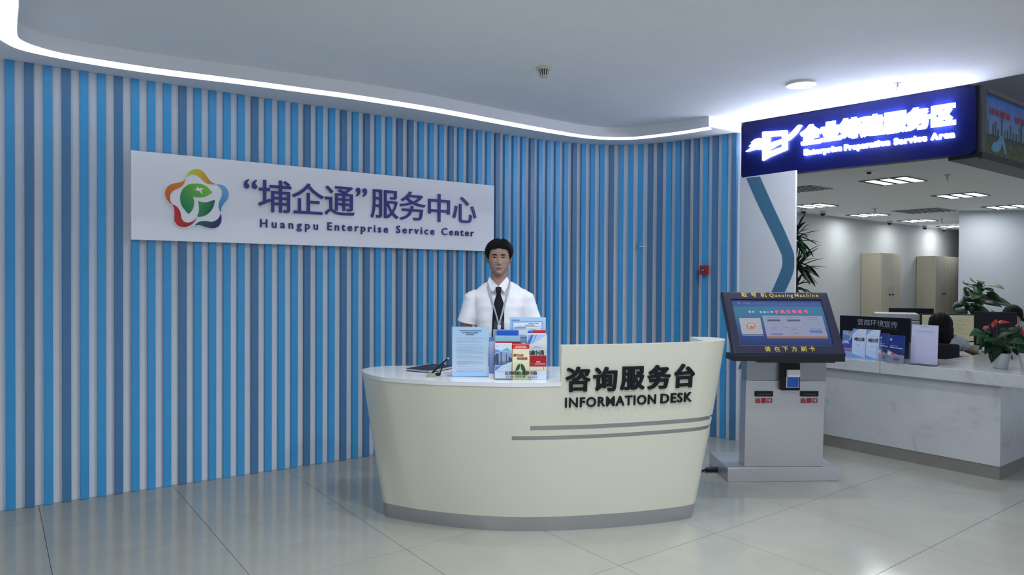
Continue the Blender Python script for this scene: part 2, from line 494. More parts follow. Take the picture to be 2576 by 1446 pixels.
def sprinkler(p, zc, label, group=None, s=1.0):
    t = thing('sprinkler', label, 'sprinkler', (p[0], p[1], zc), group)
    MB().lathe([(0.0001, -0.004), (0.026 * s, -0.004), (0.028 * s, 0.0), (0.0001, 0.0)], (p[0], p[1], zc), 20).build('escutcheon', M_silver, t, smooth=40)
    mb = MB().cyl((p[0], p[1], zc - 0.003), (p[0], p[1], zc - 0.030 * s), 0.008 * s, 10)
    for sg in (-1, 1):
        mb.tube([(p[0] + sg * .006 * s, p[1], zc - .028 * s), (p[0] + sg * .011 * s, p[1], zc - .038 * s), (p[0], p[1], zc - .050 * s)], 0.0025 * s, 6)
    mb.build('frame', M_silver, t, smooth=40)
    MB().lathe([(0.0001, -0.053 * s), (0.013 * s, -0.053 * s), (0.013 * s, -0.050 * s), (0.0001, -0.050 * s)], (p[0], p[1], zc), 16).build('deflector', M_silver, t)
sprinkler(Zp(863, 206, Z_CEIL), Z_CEIL, 'small silver sprinkler on the lobby ceiling above the wall sign')
sprinkler(Zp(2258, 210, Z_CEIL), Z_CEIL, 'small sprinkler on the bright ceiling just above the blue sign')

# smoke detector
p = Zp(1369, 170, Z_CEIL)
t = thing('smoke_detector', 'cream round smoke detector on the lobby ceiling with dark vent slots', 'detector', (p[0], p[1], Z_CEIL - .07))
mp_ = mat('cream_plastic', (0.66, 0.64, 0.52), 0.4)
MB().lathe([(0.0001, -0.018), (0.048, -0.018), (0.056, -0.010), (0.056, 0), (0.0001, 0)], (p[0], p[1], Z_CEIL), 28).build('base', mp_, t, smooth=40)
MB().lathe([(0.0001, -0.066), (0.026, -0.066), (0.029, -0.058), (0.0001, -0.058)], (p[0], p[1], Z_CEIL), 28).build('cap', mp_, t, smooth=40)
MB().lathe([(0.0001, -0.058), (0.022, -0.058), (0.036, -0.020), (0.0001, -0.018)], (p[0], p[1], Z_CEIL), 20).build('vent', M_grey_dark, t, smooth=40)
mb = MB()
for k in range(14):
    q = 2 * math.pi * k / 14; c, s_ = math.cos(q), math.sin(q)
    mb.tube([(p[0] + .028 * c, p[1] + .028 * s_, Z_CEIL - .060), (p[0] + .042 * c, p[1] + .042 * s_, Z_CEIL - .018)], .0038, 6)
mb.build('rib', mp_, t)['kind'] = 'stuff'

# ------------------------------------------------------------------ big wall sign
nW = np.array([UD[1], -UD[0], 0])                       # wall normal towards the camera
pa, pd = on_wall(0.9); dW = np.array([pd[0], pd[1], 0]); nW = np.array([pd[1], -pd[0], 0])
fp = np.array([pa[0], pa[1], 0]) + nW * 0.070            # front face plane of the board
q = {k: Pl(*v, fp, nW) for k, v in dict(tl=(330, 380), tr=(1243, 465), br=(1243, 630), bl=(329, 606)).items()}
u_of = lambda P: (P - fp) @ dW
uL = (u_of(q['tl']) + u_of(q['bl'])) / 2; uR = (u_of(q['tr']) + u_of(q['br'])) / 2
zT = (q['tl'][2] + q['tr'][2]) / 2; zB = (q['bl'][2] + q['br'][2]) / 2
def S(px, py):
    P = Pl(px, py, fp, nW); return u_of(P), P[2]
smap = lambda u, v, w=0: fp + dW * u + np.array([0, 0, v]) + nW * w
sgn = thing('wall_sign', 'wide glossy white board with navy lettering and colourful emblem on the slat wall', 'sign', smap((uL + uR) / 2, zB, -.03))
M_board = mat('gloss_board', (0.84, 0.85, 0.92), 0.03, coat=0.6)
MB().obox(smap(uL, zB, -0.034), dW * (uR - uL), nW * 0.034, (0, 0, zT - zB)).build('board', M_board, sgn, bevel=0.003)
M_navy = mat('navy_letter', (0.035, 0.040, 0.240), 0.3)
zh = [(466, 523), (652.5, 730, 533), (738, 811, 537)]
cn = [('埔', 691, 457, 533), ('企', 774.5, 461, 537), ('通', 854, 470, 541), ('服', 967, 478, 548), ('务', 1037.5, 484, 553), ('中', 1104, 489, 557), ('心', 1168, 497, 561)]
vc = []
for ch, px, y0, y1 in cn:
    u, v0 = S(px, y0); _, v1 = S(px, y1); vc.append(((v0 + v1) / 2, (v0 - v1)))
vcm = np.mean([c[0] for c in vc]); hm = 0.262
for (ch, px, y0, y1) in cn:
    mb = MB(); letter(mb, ch, S(px, 500)[0], vcm, hm * 1.0, smap, 0.014, 0.006, center=True)
    mb.build('letter', M_navy, sgn)
for ch, px in (('“', 629.5), ('”', 908.5)):
    mb = MB(); u, v = S(px, 463 if px < 700 else 484)
    letter(mb, ch, u, v, hm * 1.0, smap, 0.014, 0.010, center=True, xs=1.0)
    mb.build('letter', M_navy, sgn)
for wd, a, b in (('Huangpu', 652, 799), ('Enterprise', 821.5, 975), ('Service', 995.5, 1091.5), ('Center', 1109.5, 1191)):
    ua, va = S(a, 571 + (a - 652) * .0425); ub, _ = S(b, 580)
    word(wd, ua, ub, va, 0.088, smap, 0.012, M_navy, sgn, offset=0.012)

# emblem, drawn in zoomed photo units
def E(x, y): return S(400 + x / 7.609, 410 + y / 7.609)
def blob(name, pts, c0, c1, ax, w0, w1, mtn, par, k=4, crn=()):
    P = np.array([E(*p) for p in pts])
    Q = catmull(np.vstack([P, P[:1]]), k)[:-1] if k > 1 else P
    ax = np.array(ax, float); t = Q @ ax; t = (t - t.min()) / (t.max() - t.min() + 1e-9)
    cols = [tuple(np.array(c0) * (1 - s) + np.array(c1) * s) for s in t]
    pts3 = [smap(u, v, w0) for u, v in Q]
    return MB().slab(pts3, nW * (w1 - w0), cols).build(name, mtn, par, vc=True)
M_print = mat('emblem_print', (1, 1, 1), 0.25, vcol=True)
yellow = [(515, 268), (540, 215), (600, 150), (670, 126), (740, 122), (810, 148), (870, 200), (930, 290), (1000, 370), (1080, 408), (960, 405), (880, 375), (800, 300), (740, 250), (660, 225), (590, 232), (540, 256)]
orange = [(500, 298), (470, 335), (420, 365), (330, 385), (250, 400), (180, 440), (130, 500), (112, 580), (125, 660), (170, 730), (240, 795), (207, 710), (205, 630), (240, 560), (300, 515), (380, 480), (440, 440), (480, 380)]
red = [(250, 795), (275, 860), (290, 960), (285, 1060), (300, 1130), (350, 1195), (420, 1222), (500, 1228), (590, 1195), (660, 1140), (700, 1080), (722, 1038), (680, 1085), (620, 1125), (540, 1142), (470, 1120), (420, 1050), (410, 970), (370, 880), (310, 820)]
dark = [(675, 1190), (730, 1145), (800, 1115), (900, 1112), (990, 1127), (1060, 1110), (1120, 1070), (1160, 1010), (1172, 970), (1188, 1030), (1185, 1110), (1150, 1190), (1090, 1238), (1020, 1250), (930, 1240), (850, 1215), (770, 1188)]
blue = [(1090, 410), (1190, 420), (1260, 460), (1310, 530), (1325, 620), (1300, 700), (1250, 760), (1205, 820), (1180, 880), (1172, 940), (1140, 870), (1135, 790), (1160, 710), (1195, 620), (1195, 540), (1160, 470)]
green = [(700, 395), (800, 405), (900, 450), (970, 520), (1010, 567), (950, 610), (880, 645), (790, 660), (700, 655), (645, 640), (665, 720), (665, 800), (640, 880), (600, 940), (555, 970), (490, 900), (430, 820), (402, 720), (405, 610), (440, 520), (500, 450), (590, 405)]
green2 = [(742, 732), (830, 752), (930, 748), (1055, 710), (1045, 800), (1000, 900), (920, 980), (840, 1018), (730, 1028), (755, 940), (760, 840)]
star = [(720, 445), (755, 485), (845, 485), (800, 530), (830, 618), (760, 540), (662, 518), (715, 495)]
outl = [(500, 290), (540, 205), (600, 138), (670, 112), (745, 108), (820, 138), (885, 200), (945, 290), (1010, 362), (1090, 396), (1195, 408), (1272, 450), (1325, 525), (1338, 620), (1312, 705), (1262, 768), (1216, 826), (1192, 885), (1190, 960), (1202, 1030), (1198, 1115), (1160, 1200), (1095, 1255), (1020, 1272), (925, 1262), (845, 1235), (770, 1208), (675, 1205), (600, 1225), (500, 1252), (410, 1245), (335, 1212), (282, 1140), (268, 1060), (272, 960), (258, 870), (235, 810), (160, 745), (108, 665), (95, 580), (115, 495), (170, 428), (245, 388), (330, 372), (415, 352), (465, 325)]
em = blob('emblem_plate', outl, (.84, .85, .92), (.84, .85, .92), (1, 0), 0.0, 0.012, M_print, sgn)
def lin(*c): return tuple((x / 255) ** 2.2 for x in c)
for nm, pts, ca, cb, ax in (('emblem_ribbon', yellow, lin(205, 215, 60), lin(215, 110, 50), (1, -.4)), ('emblem_ribbon', orange, lin(205, 90, 40), lin(225, 140, 60), (.3, 1)),
                            ('emblem_ribbon', red, lin(200, 45, 40), lin(160, 40, 60), (1, 0)), ('emblem_ribbon', dark, lin(25, 100, 80), lin(45, 30, 110), (1, 0)),
                            ('emblem_ribbon', blue, lin(25, 130, 165), lin(120, 175, 235), (0, 1)), ('emblem_leaf', green, lin(0, 125, 85), lin(120, 200, 60), (.6, .5)),
                            ('emblem_leaf', green2, lin(0, 95, 80), lin(60, 165, 70), (-.8, .5))):
    blob(nm, pts, ca, cb, ax, 0.0122, 0.0145, M_print, sgn, k=4 if nm == 'emblem_ribbon' else 3)
blob('emblem_star', star, (.84, .85, .92), (.84, .85, .92), (1, 0), 0.0148, 0.016, M_print, sgn, k=1)

# ------------------------------------------------------------------ information desk
ZH, ZL = 1.113, 0.90
stB = [(-.60, 4.60), (-.70, 4.56), (-.765, 4.49), (-.79, 4.42), (-.786, 4.355), (-.760, 4.315), (-.69, 4.279), (-.62, 4.248), (-.541, 4.216), (-.342, 4.151), (-.15, 4.108), (.06, 4.091),
       (.28, 4.101), (.42, 4.122), (.60, 4.155), (.78, 4.20), (.93, 4.248), (1.021, 4.282), (1.085, 4.312), (1.123, 4.338), (1.145, 4.38), (1.15, 4.43), (1.12, 4.50), (1.05, 4.54), (.95, 4.55)]
stT = [(-.721, 4.663), (-.830, 4.645), (-.915, 4.575), (-.948, 4.50), (-.945, 4.42), (-.914, 4.325), (-.870, 4.24), (-.80, 4.15), (-.70, 4.075), (-.45, 3.975), (-.2, 3.93), (.04, 3.912),
       (.28, 3.90), (.478, 3.938), (.716, 4.005), (.915, 4.075), (1.067, 4.133), (1.175, 4.181), (1.240, 4.225), (1.295, 4.28), (1.33, 4.34), (1.343, 4.42), (1.325, 4.49), (1.27, 4.53), (1.176, 4.545)]
stB = np.array(stB); stT = np.array(stT)
for i in range(12): stT[i] = stB[i] + (stT[i] - stB[i]) * ZH / ZL
KS = 6
cB = catmull(stB, KS); cT = catmull(stT, KS)
NS = len(cB) - 1
def dP(s, z, off=0.0):
    """s in station units 0..24"""
    f = min(max(s * KS, 0), NS - 1e-6); i = int(f); t = f - i
    b = cB[i] * (1 - t) + cB[i + 1] * t; T = cT[i] * (1 - t) + cT[i + 1] * t
    w_ = z / ZH; g = w_ + 0.14 * w_ * (1 - w_)
    p = b + (T - b) * g
    if off:
        j0, j1 = max(i - 1, 0), min(i + 2, NS)
        tb = (cB[j1] - cB[j0]) * (1 - g) + (cT[j1] - cT[j0]) * g; tb /= np.linalg.norm(tb) + 1e-9
        p = p + np.array([tb[1], -tb[0]]) * off
    return np.array([p[0], p[1], z])
def s_at(X, z):
    lo, hi = 7.0, 19.0
    for _ in range(40):
        m_ = (lo + hi) / 2
        if dP(m_, z)[0] < X: lo = m_
        else: hi = m_
    return lo
desk = thing('information_desk', 'curved cream white information desk with raised right side and black lettering', 'desk', (0.2, 4.35, 0))
ss = sorted(set([i / KS for i in range(NS + 1)]))
sU, sL = s_at(0.108, .63), s_at(0.003, .58)
G = [(0.562, 0.588, sL), (0.620, 0.648, sU)]
zl = [0.09, 0.2, 0.33, 0.45, 0.562, 0.588, 0.620, 0.648, 0.76, ZL]
zh_ = [ZL, 0.98, 1.05, ZH]
ss = sorted(ss + [sU, sL])
body = MB(); strip = MB()
def cell(mb, s0, s1, z0, z1, off=0): mb.add([dP(s0, z0, off), dP(s1, z0, off), dP(s1, z1, off), dP(s0, z1, off)], [(0, 1, 2, 3)])
for a_, b_ in zip(ss[:-1], ss[1:]):
    if b_ - a_ < 1e-6: continue
    for z0, z1 in zip(zl[:-1], zl[1:]):
        gr = [g for g in G if abs(z0 - g[0]) < 1e-6 and a_ >= g[2] - 1e-6]
        if gr:
            cell(strip, a_, b_, z0, z1, -0.018)
            for zz in (z0, z1): body.add([dP(a_, zz, 0), dP(b_, zz, 0), dP(b_, zz, -.02), dP(a_, zz, -.02)], [(0, 1, 2, 3)])
        else: cell(body, a_, b_, z0, z1)
    if a_ >= 12 - 1e-6:
        for z0, z1 in zip(zh_[:-1], zh_[1:]): cell(body, a_, b_, z0, z1)
for g in G:
    body.add([dP(g[2], g[0], 0), dP(g[2], g[0], -.02), dP(g[2], g[1], -.02), dP(g[2], g[1], 0)], [(0, 1, 2, 3)])
# back of the lower body
for z0, z1 in zip(zl[:-1], zl[1:]):
    body.add([dP(24, z0), dP(0, z0), dP(0, z1), dP(24, z1)], [(0, 1, 2, 3)])
# raised screen: inner faces and rim
so = [s for s in ss if s >= 12 - 1e-6]
inn_s = [s for s in so if s <= 17.0]
innT = [dP(s, ZH, -.045) for s in inn_s] ; innB = [dP(s, ZL, -.030) for s in inn_s]
outT = [dP(s, ZH) for s in so]
xin = 1.165
innT += [np.array([xin, innT[-1][1], ZH]), np.array([xin, 4.545, ZH])]; innB += [np.array([xin, innT[-2][1] , ZL]), np.array([xin, 4.545, ZL])]
innT = [p if p[0] < xin or k >= len(innT) - 2 else np.array([xin, p[1], ZH]) for k, p in enumerate(innT)]
innB = [p if p[0] < xin or k >= len(innB) - 2 else np.array([xin, p[1], ZL]) for k, p in enumerate(innB)]
for i in range(len(innT) - 1): body.add([innB[i], innB[i + 1], innT[i + 1], innT[i]], [(3, 2, 1, 0)])
body.add(outT + innT[::-1], [tuple(range(len(outT) + len(innT)))])
body.add([dP(12, ZL), dP(12, .98), dP(12, 1.05), dP(12, ZH), innT[0], innB[0]], [(0, 1, 2, 3, 4, 5)])
body.add([dP(24, ZL), dP(24, .98), dP(24, 1.05), dP(24, ZH), innT[-1], innB[-1]], [(5, 4, 3, 2, 1, 0)])
body.build('body', M_cream, desk, smooth=30, weld=True)
strip.build('silver_strip', M_silver, desk, smooth=30, weld=True)
top = MB(); out = [dP(s, ZL - .001) for s in ss if s <= 12 + 1e-6]
right = [np.array([.28, 3.97, 0]), np.array([.7, 4.05, 0]), np.array([1.0, 4.15, 0]), np.array([1.2, 4.3, 0]), np.array([1.21, 4.40, 0]), np.array([1.13, 4.50, 0])]
tp = out + right + [np.array([1.05, 4.62, 0]), np.array([.95, 4.665, 0])]
top.prism([(p[0], p[1]) for p in tp], ZL - .022, ZL)
top.build('worktop', mat('worktop_laminate', (0.70, 0.72, 0.74), 0.12), desk)
pl = MB()
for a_, b_ in zip(ss[:-1], ss[1:]):
    if b_ - a_ > 1e-6: pl.add([dP(a_, 0), dP(b_, 0), dP(b_, .09), dP(a_, .09)], [(0, 1, 2, 3)])
pl.add([dP(24, 0), dP(0, 0), dP(0, .09), dP(24, .09)], [(0, 1, 2, 3)])
pl.build('plinth', M_silver, desk, smooth=30, weld=True)
def dmap(X, z, w=0):
    s = s_at(X, z); return dP(s, z, w + 0.0005)
for ch, px, y0, y1 in (('咨', 1455, 922, 985), ('询', 1523, 923, 984), ('服', 1592, 921, 981), ('务', 1659.5, 918, 979), ('台', 1724, 915, 976)):
    X = (px - 1288) / F * 3.97; Yv = dP(s_at(X, .91), .91)[1]; X = (px - 1288) / F * Yv
    hz = 702.9 + (px - 1288) * .0052
    zc = HC - ((y0 + y1) / 2 - hz) * Yv / F; hh = (y1 - y0) * Yv / F
    mb = MB(); letter(mb, ch, X, zc, 0.148, dmap, 0.012, 0.026, center=True, xs=1.0)
    mb.build('letter', M_black, desk)
def dword(sx, p0, p1, yb, ye):
    X0 = (p0 - 1288) / F * 3.97; X0 = (p0 - 1288) / F * dP(s_at(X0, .79), .79)[1]
    X1 = (p1 - 1288) / F * 4.02; X1 = (p1 - 1288) / F * dP(s_at(X1, .79), .79)[1]
    Yv = dP(s_at(X0, .79), .79)[1]; v = HC - (yb - 702.9 - (p0 - 1288) * .0052) * Yv / F
    word(sx, X0, X1, v, 0.0795, dmap, 0.010, M_black, desk, offset=0.015, xs=1.03)
dword('INFORMATION', 1421, 1651, 1025, 0); dword('DESK', 1662, 1742, 1014.5, 0)

# ------------------------------------------------------------------ blue light-box sign on the ceiling edge
bs0 = np.array([2.112, 6.47, 0]); bs1 = np.array([3.40, 5.145, 0])
bd = (bs1 - bs0) / np.linalg.norm(bs1 - bs0); bn = np.array([bd[1], -bd[0], 0]) 
if bn @ (-bs0) < 0: bn = -bn
BL = np.linalg.norm(bs1 - bs0)
bz1 = Z_CEIL - 0.004; bz0 = 2.425
bfp = bs0 + bn * 0.0
bmap = lambda u, v, w=0: bfp + bd * u + np.array([0, 0, v]) + bn * w
def Bq(px, py):
    P = Pl(px, py, bfp, bn); return (P - bfp) @ bd, P[2]
bsg = thing('illuminated_sign', 'dark blue box sign with glowing white lettering hanging at the ceiling edge', 'sign', bmap(BL / 2, bz0, -.1))
M_blue = mat('sign_blue', (0.004, 0.007, 0.070), 0.30, spec=0.15)
pts = []
def rr(u0, u1, v0, v1, r, n=6):
    o = []
    for cx, cy, a0 in ((u1 - r, v1 - r, 0), (u0 + r, v1 - r, 90), (u0 + r, v0 + r, 180), (u1 - r, v0 + r, 270)):
        for k in range(n + 1):
            a_ = math.radians(a0 + 90 * k / n); o.append((cx + r * math.cos(a_), cy + r * math.sin(a_)))
    return o
pg = rr(0.004, BL, bz0, bz1, .045)
MB().slab([bmap(u, v, -.09) for u, v in pg], bn * .09).build('box', M_blue, bsg, smooth=40)
M_glow = mat('glow_letter', (1, 1, 1), emit=SIGN_E, ecol=(0.80, 0.85, 1.0))
M_halo = mat('halo_glow', (0.2, 0.3, 1), emit=2.2, ecol=(0.10, 0.20, 1.0))  # blue glow on the sign face around the letters, made as emissive plates
for ch, px, y0, y1 in (('企', 2041, 312, 364), ('业', 2091, 304, 356), ('筹', 2142, 296, 349), ('建', 2195, 287, 344), ('服', 2252, 278, 338), ('务', 2310, 270, 327), ('区', 2374, 259, 321)):
    u, v0 = Bq(px, y0); _, v1 = Bq(px, y1)
    mb = MB(); letter(mb, ch, u, (v0 + v1) / 2, 0.168, bmap, 0.03, 0.034, center=True); L_ = mb.build('letter', M_glow, bsg)
    mb = MB(); letter(mb, ch, u, (v0 + v1) / 2, 0.168, bmap, 0.006, 0.075, center=True); mb.build('letter_halo', M_halo, L_)
for wd, a, b, ya, yb in (('Enterprise', 2024, 2117, 390, 381), ('Preparation', 2125, 2238, 377, 368), ('Service', 2250, 2331, 362, 358), ('Area', 2344, 2401, 351, 348)):
    ua, va = Bq(a, ya); ub, vb = Bq(b, yb)
    word(wd, ua, ub, (va + vb) / 2 + .003, 0.066, bmap, 0.025, M_glow, bsg, offset=0.028)
    word(wd, ua, ub, (va + vb) / 2 + .003, 0.066, bmap, 0.005, M_halo, bsg, offset=0.085, name='letter_halo', split=False)
def BE(x, y): return Bq(1870 + x / 4.684, 240 + y / 4.684)
lg = [[(240, 435), (320, 430), (320, 725), (240, 770)], [(320, 430), (525, 415), (525, 470), (320, 488)], [(470, 474), (525, 470), (525, 640), (470, 612)], [(320, 725), (320, 668), (470, 612), (525, 640)],
      [(45, 665), (110, 615), (180, 585), (240, 590), (320, 575), (400, 540), (470, 520), (540, 480), (600, 420), (660, 355), (697, 353), (640, 445), (560, 520), (470, 560), (400, 590), (350, 625), (320, 632), (240, 640), (150, 638)],
      [(80, 605), (130, 560), (185, 545), (240, 555), (240, 582), (180, 577)], [(105, 562), (150, 522), (200, 508), (240, 512), (240, 548), (185, 538)]]
for P in lg:
    MB().slab([bmap(*BE(*p), .0) for p in P], bn * .03).build('logo', M_glow, bsg)
# halo plates behind the letters
for (px0, px1, yt, yb) in ():
    pass

# poster header beyond the sign
pp = np.array([3.475, 5.205, 0]); pn = nW.copy()
U3 = np.array([math.cos(math.radians(36.5)), math.sin(math.radians(36.5)), 0]); pn = np.array([U3[1], -U3[0], 0])
pmap = lambda u, v, w=0: pp + U3 * u + np.array([0, 0, v]) + pn * w
post = thing('poster_box', 'large framed header poster of a lake city with red lettering beside the blue sign', 'poster', pmap(1.2, 2.42))
M_frame = mat('poster_frame', (0.045, 0.045, 0.05), 0.35)
MB().obox(pmap(-.03, 2.405, -.20), U3 * 3.0, pn * .20, (0, 0, .535)).build('box', M_frame, post)
MB().obox(pmap(-.02, 2.415, .001), U3 * .085, pn * .02, (0, 0, .515)).build('frame_upright', mat('frame_grey', (.10, .10, .115), .3), post)
MB().obox(pmap(-.02, 2.395, .001), U3 * 3.0, pn * .025, (0, 0, .05)).build('frame_rail', M_frame, post)
MB().obox(pmap(.065, 2.90, .001), U3 * 2.9, pn * .025, (0, 0, .03)).build('frame_rail', mat('frame_brown', (.16, .14, .12), .4), post)
M_pp = mat('card_print_poster', (1, 1, 1), 0.18, vcol=True, var=0.12, scale=9)
pv0, pv1 = 2.445, 2.90
sky = MB(); nn = 10
for i in range(nn):
    v0 = pv0 + .16 + (pv1 - pv0 - .16) * i / nn; v1 = pv0 + .16 + (pv1 - pv0 - .16) * (i + 1) / nn
    ca = tuple(np.array(lin(110, 135, 160)) * (1 - i / nn) + np.array(lin(60, 105, 190)) * (i / nn)); cb = tuple(np.array(lin(110, 135, 160)) * (1 - (i + 1) / nn) + np.array(lin(60, 105, 190)) * ((i + 1) / nn))
    sky.add([pmap(.065, v0, .003), pmap(2.9, v0, .003), pmap(2.9, v1, .003), pmap(.065, v1, .003)], [(0, 1, 2, 3)], [ca, ca, cb, cb])
rngp = random.Random(3)
land = lin(48, 62, 50)
sky.add([pmap(.065, pv0, .003), pmap(2.9, pv0, .003), pmap(2.9, pv0 + .2, .003), pmap(.065, pv0 + .16, .003)], [(0, 1, 2, 3)], [lin(80, 90, 40), lin(85, 95, 40), lin(50, 70, 60), lin(45, 60, 60)])
for k in range(46):
    u = .09 + k * .06 + rngp.uniform(-.02, .02); h = rngp.uniform(.03, .10) + (.08 if k in (5, 12, 20) else 0); ww = rngp.uniform(.018, .04)
    c = lin(*[int(q * rngp.uniform(.8, 1.2)) for q in (52, 66, 80)])
    sky.add([pmap(u, pv0 + .15, .0035 + k * 1e-5), pmap(u + ww, pv0 + .15, .0035 + k * 1e-5), pmap(u + ww, pv0 + .18 + h, .0035 + k * 1e-5), pmap(u, pv0 + .18 + h, .0035 + k * 1e-5)], [(0, 1, 2, 3)], [c, c, c, c])
lake = [(.20, .05), (.24, .03), (.34, .035), (.38, .06), (.42, .11), (.47, .04), (.52, .03), (.47, .13), (.45, .17), (.38, .17), (.32, .12), (.24, .10)]
sky.add([pmap(u, pv0 + v, .0045) for u, v in lake], [tuple(range(len(lake)))], [lin(95, 140, 175)] * len(lake))
for k in range(26):
    u = .25 + k * .085; c = lin(rngp.randint(60, 95), rngp.randint(80, 100), 40); v = rngp.uniform(0, .1)
    cc = [pmap(u + .05 * math.cos(a_), pv0 + v + .02 + .02 * math.sin(a_), .0042 + k * 1e-5) for a_ in np.linspace(0, 2 * math.pi, 9)[:-1]]
    sky.add(cc, [tuple(range(8))], [c] * 8)
sky.build('poster', M_pp, post, vc=True)
mbp = MB()
for k, g_ in enumerate((8, 12)):
    for i in range(g_):
        u = .16 + k * .52 + i * .055; v = 2.755 - .0 * i
        mbp.obox(pmap(u, v, .005), U3 * .014, pn * .0005, (0, 0, .055)); mbp.obox(pmap(u + .02, v + .006 * (i % 3), .005), U3 * .022, pn * .0005, (0, 0, .009))
        mbp.obox(pmap(u + .02, v + .028, .005), U3 * .022, pn * .0005, (0, 0, .008)); mbp.obox(pmap(u + .026, v + .005, .005), U3 * .009, pn * .0005, (0, 0, .045))
mbp.build('red_lettering', mat('red_print', lin(190, 70, 90), 0.3), post)['kind'] = 'stuff'

# white end panel of the slat wall with its blue band
e0 = np.array([2.105, 6.46, 0]); e1 = np.array([2.424, 5.99, 0]); ed = (e1 - e0) / np.linalg.norm(e1 - e0); en = np.array([ed[1], -ed[0], 0])
if en @ (-e0) < 0: en = -en
eL = np.linalg.norm(e1 - e0)
emap = lambda u, v, w=0: e0 + ed * u + np.array([0, 0, v]) + en * w
def Eq(px, py):
    P = Pl(px, py, e0, en); return (P - e0) @ ed, P[2]
M_panel = mat('panel_white', (0.66, 0.68, 0.71), 0.35, var=0.01)
wr = struct(MB().obox(emap(0, 0, 0), ed * eL, -en * .025, (0, 0, 2.43)).build('wall_right', M_panel))
ctrL = [(1877.5, 447), (1910, 520), (1940, 580), (1962, 628), (1967.5, 643), (1969, 660), (1967, 673), (1958, 696), (1941, 735), (1925, 770), (1900, 830), (1880, 875), (1857, 927)]
ctrR = [(1912, 444), (1946, 520), (1974, 580), (1994, 628), (1998, 643), (1998.5, 660), (1997, 680), (1989, 703), (1975, 733), (1958, 770), (1931, 830), (1910, 875), (1886, 927)]
bandv = [emap(*Eq(*p), .0006) for p in ctrL]; bandw = [emap(*Eq(*p), .0006) for p in ctrR]
mb = MB()
A_ = catmull(bandv, 4); B_ = catmull(bandw, 4)
for i in range(len(A_) - 1): mb.add([A_[i], A_[i + 1], B_[i + 1], B_[i], A_[i] + en * .003, A_[i + 1] + en * .003, B_[i + 1] + en * .003, B_[i] + en * .003], [(4, 5, 6, 7), (0, 3, 2, 1), (0, 1, 5, 4), (3, 7, 6, 2)])
mb.build('blue_band', mat('band_blue', (0.055, 0.16, 0.26), 0.4), wr, weld=True)

# red alarm call point and beige box on the slat wall
def wall_box(px, py, wpx, hpx, depth, nm, lab, cat, mt, off=.036):
    d = ray(px, py); r = d[0] / d[1]
    best = min(range(len(Wc) - 1), key=lambda i: abs(Wc[i][0] - r * Wc[i][1]) if Wc[i][1] > 0 else 9)
    p2 = Wc[best]; t2 = Wc[best + 1] - Wc[best]; t2 = t2 / np.linalg.norm(t2); n2 = np.array([t2[1], -t2[0], 0])
    P = Pl(px, py, np.array([*p2, 0]) + n2 * off, n2); t3 = np.array([*t2, 0]); Yd = P[1]
    W_ = wpx * Yd / F / max(.4, abs(t3[0] - t3[1] * P[0] / Yd)); H_ = hpx * Yd / F
    t = thing(nm, lab, cat, P - np.array([0, 0, H_ / 2]))
    MB().obox(P - t3 * W_ / 2 - np.array([0, 0, H_ / 2]), t3 * W_, n2 * depth, (0, 0, H_)).build('housing', mt, t, bevel=.003)
    return t, P, t3, n2, W_, H_
M_red = mat('alarm_red', (0.42, 0.012, 0.018), 0.35)
t, P, t3, n2, W_, H_ = wall_box(1774, 679, 18.5, 23, .045, 'fire_alarm', 'small red alarm call point on the slat wall left of the kiosk', 'alarm', M_red)
MB().obox(P - t3 * .022 + n2 * .0455 - np.array([0, 0, .014]), t3 * .044, n2 * .004, (0, 0, .030)).build('button_window', M_grey_dark, t)
MB().obox(P - t3 * .010 + n2 * .0498 - np.array([0, 0, .004]), t3 * .020, n2 * .002, (0, 0, .006)).build('button', M_white, t)
t, P, t3, n2, W_, H_ = wall_box(1606, 621, 11, 15, .02, 'sensor_box', 'small beige box with a thin white stub on the slat wall', 'sensor', mat('beige_plastic', (.42, .43, .30), .5), off=.0)
MB().tube([P + t3 * .02 + n2 * .040, P + t3 * .085 + n2 * .040], .0035, 8).build('stub', M_white, t)
MB().tube([P + t3 * .02 + n2 * .012, P + t3 * .02 + n2 * .042], .0035, 8).build('stub_arm', M_white, t)

# ------------------------------------------------------------------ queuing machine
ko = np.array([1.594, 5.115, 0]); kx = np.array([.9988, .048, 0]); ky = np.array([0.0, 1.0, 0])
kio = thing('queuing_machine', 'silver queuing machine kiosk with tilted dark touch screen right of the desk', 'kiosk', (2.0, 5.3, 0))
M_alu = mat('satin_aluminium', (0.49, 0.495, 0.51), 0.33, metal=0.55)
M_alud = mat('dark_satin', (0.32, 0.335, 0.35), 0.25, metal=0.5)
MB().obox(ko, kx * .832, ky * .48, (0, 0, .104)).build('base', M_alu, kio, bevel=.003)
bl = np.array([1.729, 5.162, .104]); bw = .585
fr = MB()
lean = np.array([0, -.03, 0]) 
def bbx(z0, z1, x0=0, x1=bw, y0=0, y1=.125, mb=None):
    mb = mb or MB()
    l0 = lean * (z0 - .104) / .77; l1 = lean * (z1 - .104) / .77
    vs = [bl + np.array([x, y, z - .104]) + (l0 if z == z0 else l1) for x in (x0, x1) for y in (y0, y1) for z in (z0, z1)]
    return mb.add(vs, [(0, 1, 3, 2), (4, 6, 7, 5), (0, 4, 5, 1), (2, 3, 7, 6), (0, 2, 6, 4), (1, 5, 7, 3)])
bbx(.1042, .745).build('column', M_alu, kio, bevel=.004)
bbx(.745, .885, .006, bw + .006, .004, .125).build('column_band', M_alud, kio)
bbx(.885, .91, .0, bw, .0, .125).build('column_top', M_alu, kio)
fb = np.array([1.560, 4.88, .968]); fv = np.array([0, .578, .816]); fn = np.array([0, -.816, .578]); fx = np.array([1.0, 0, 0]); fw, fh = .781, .528
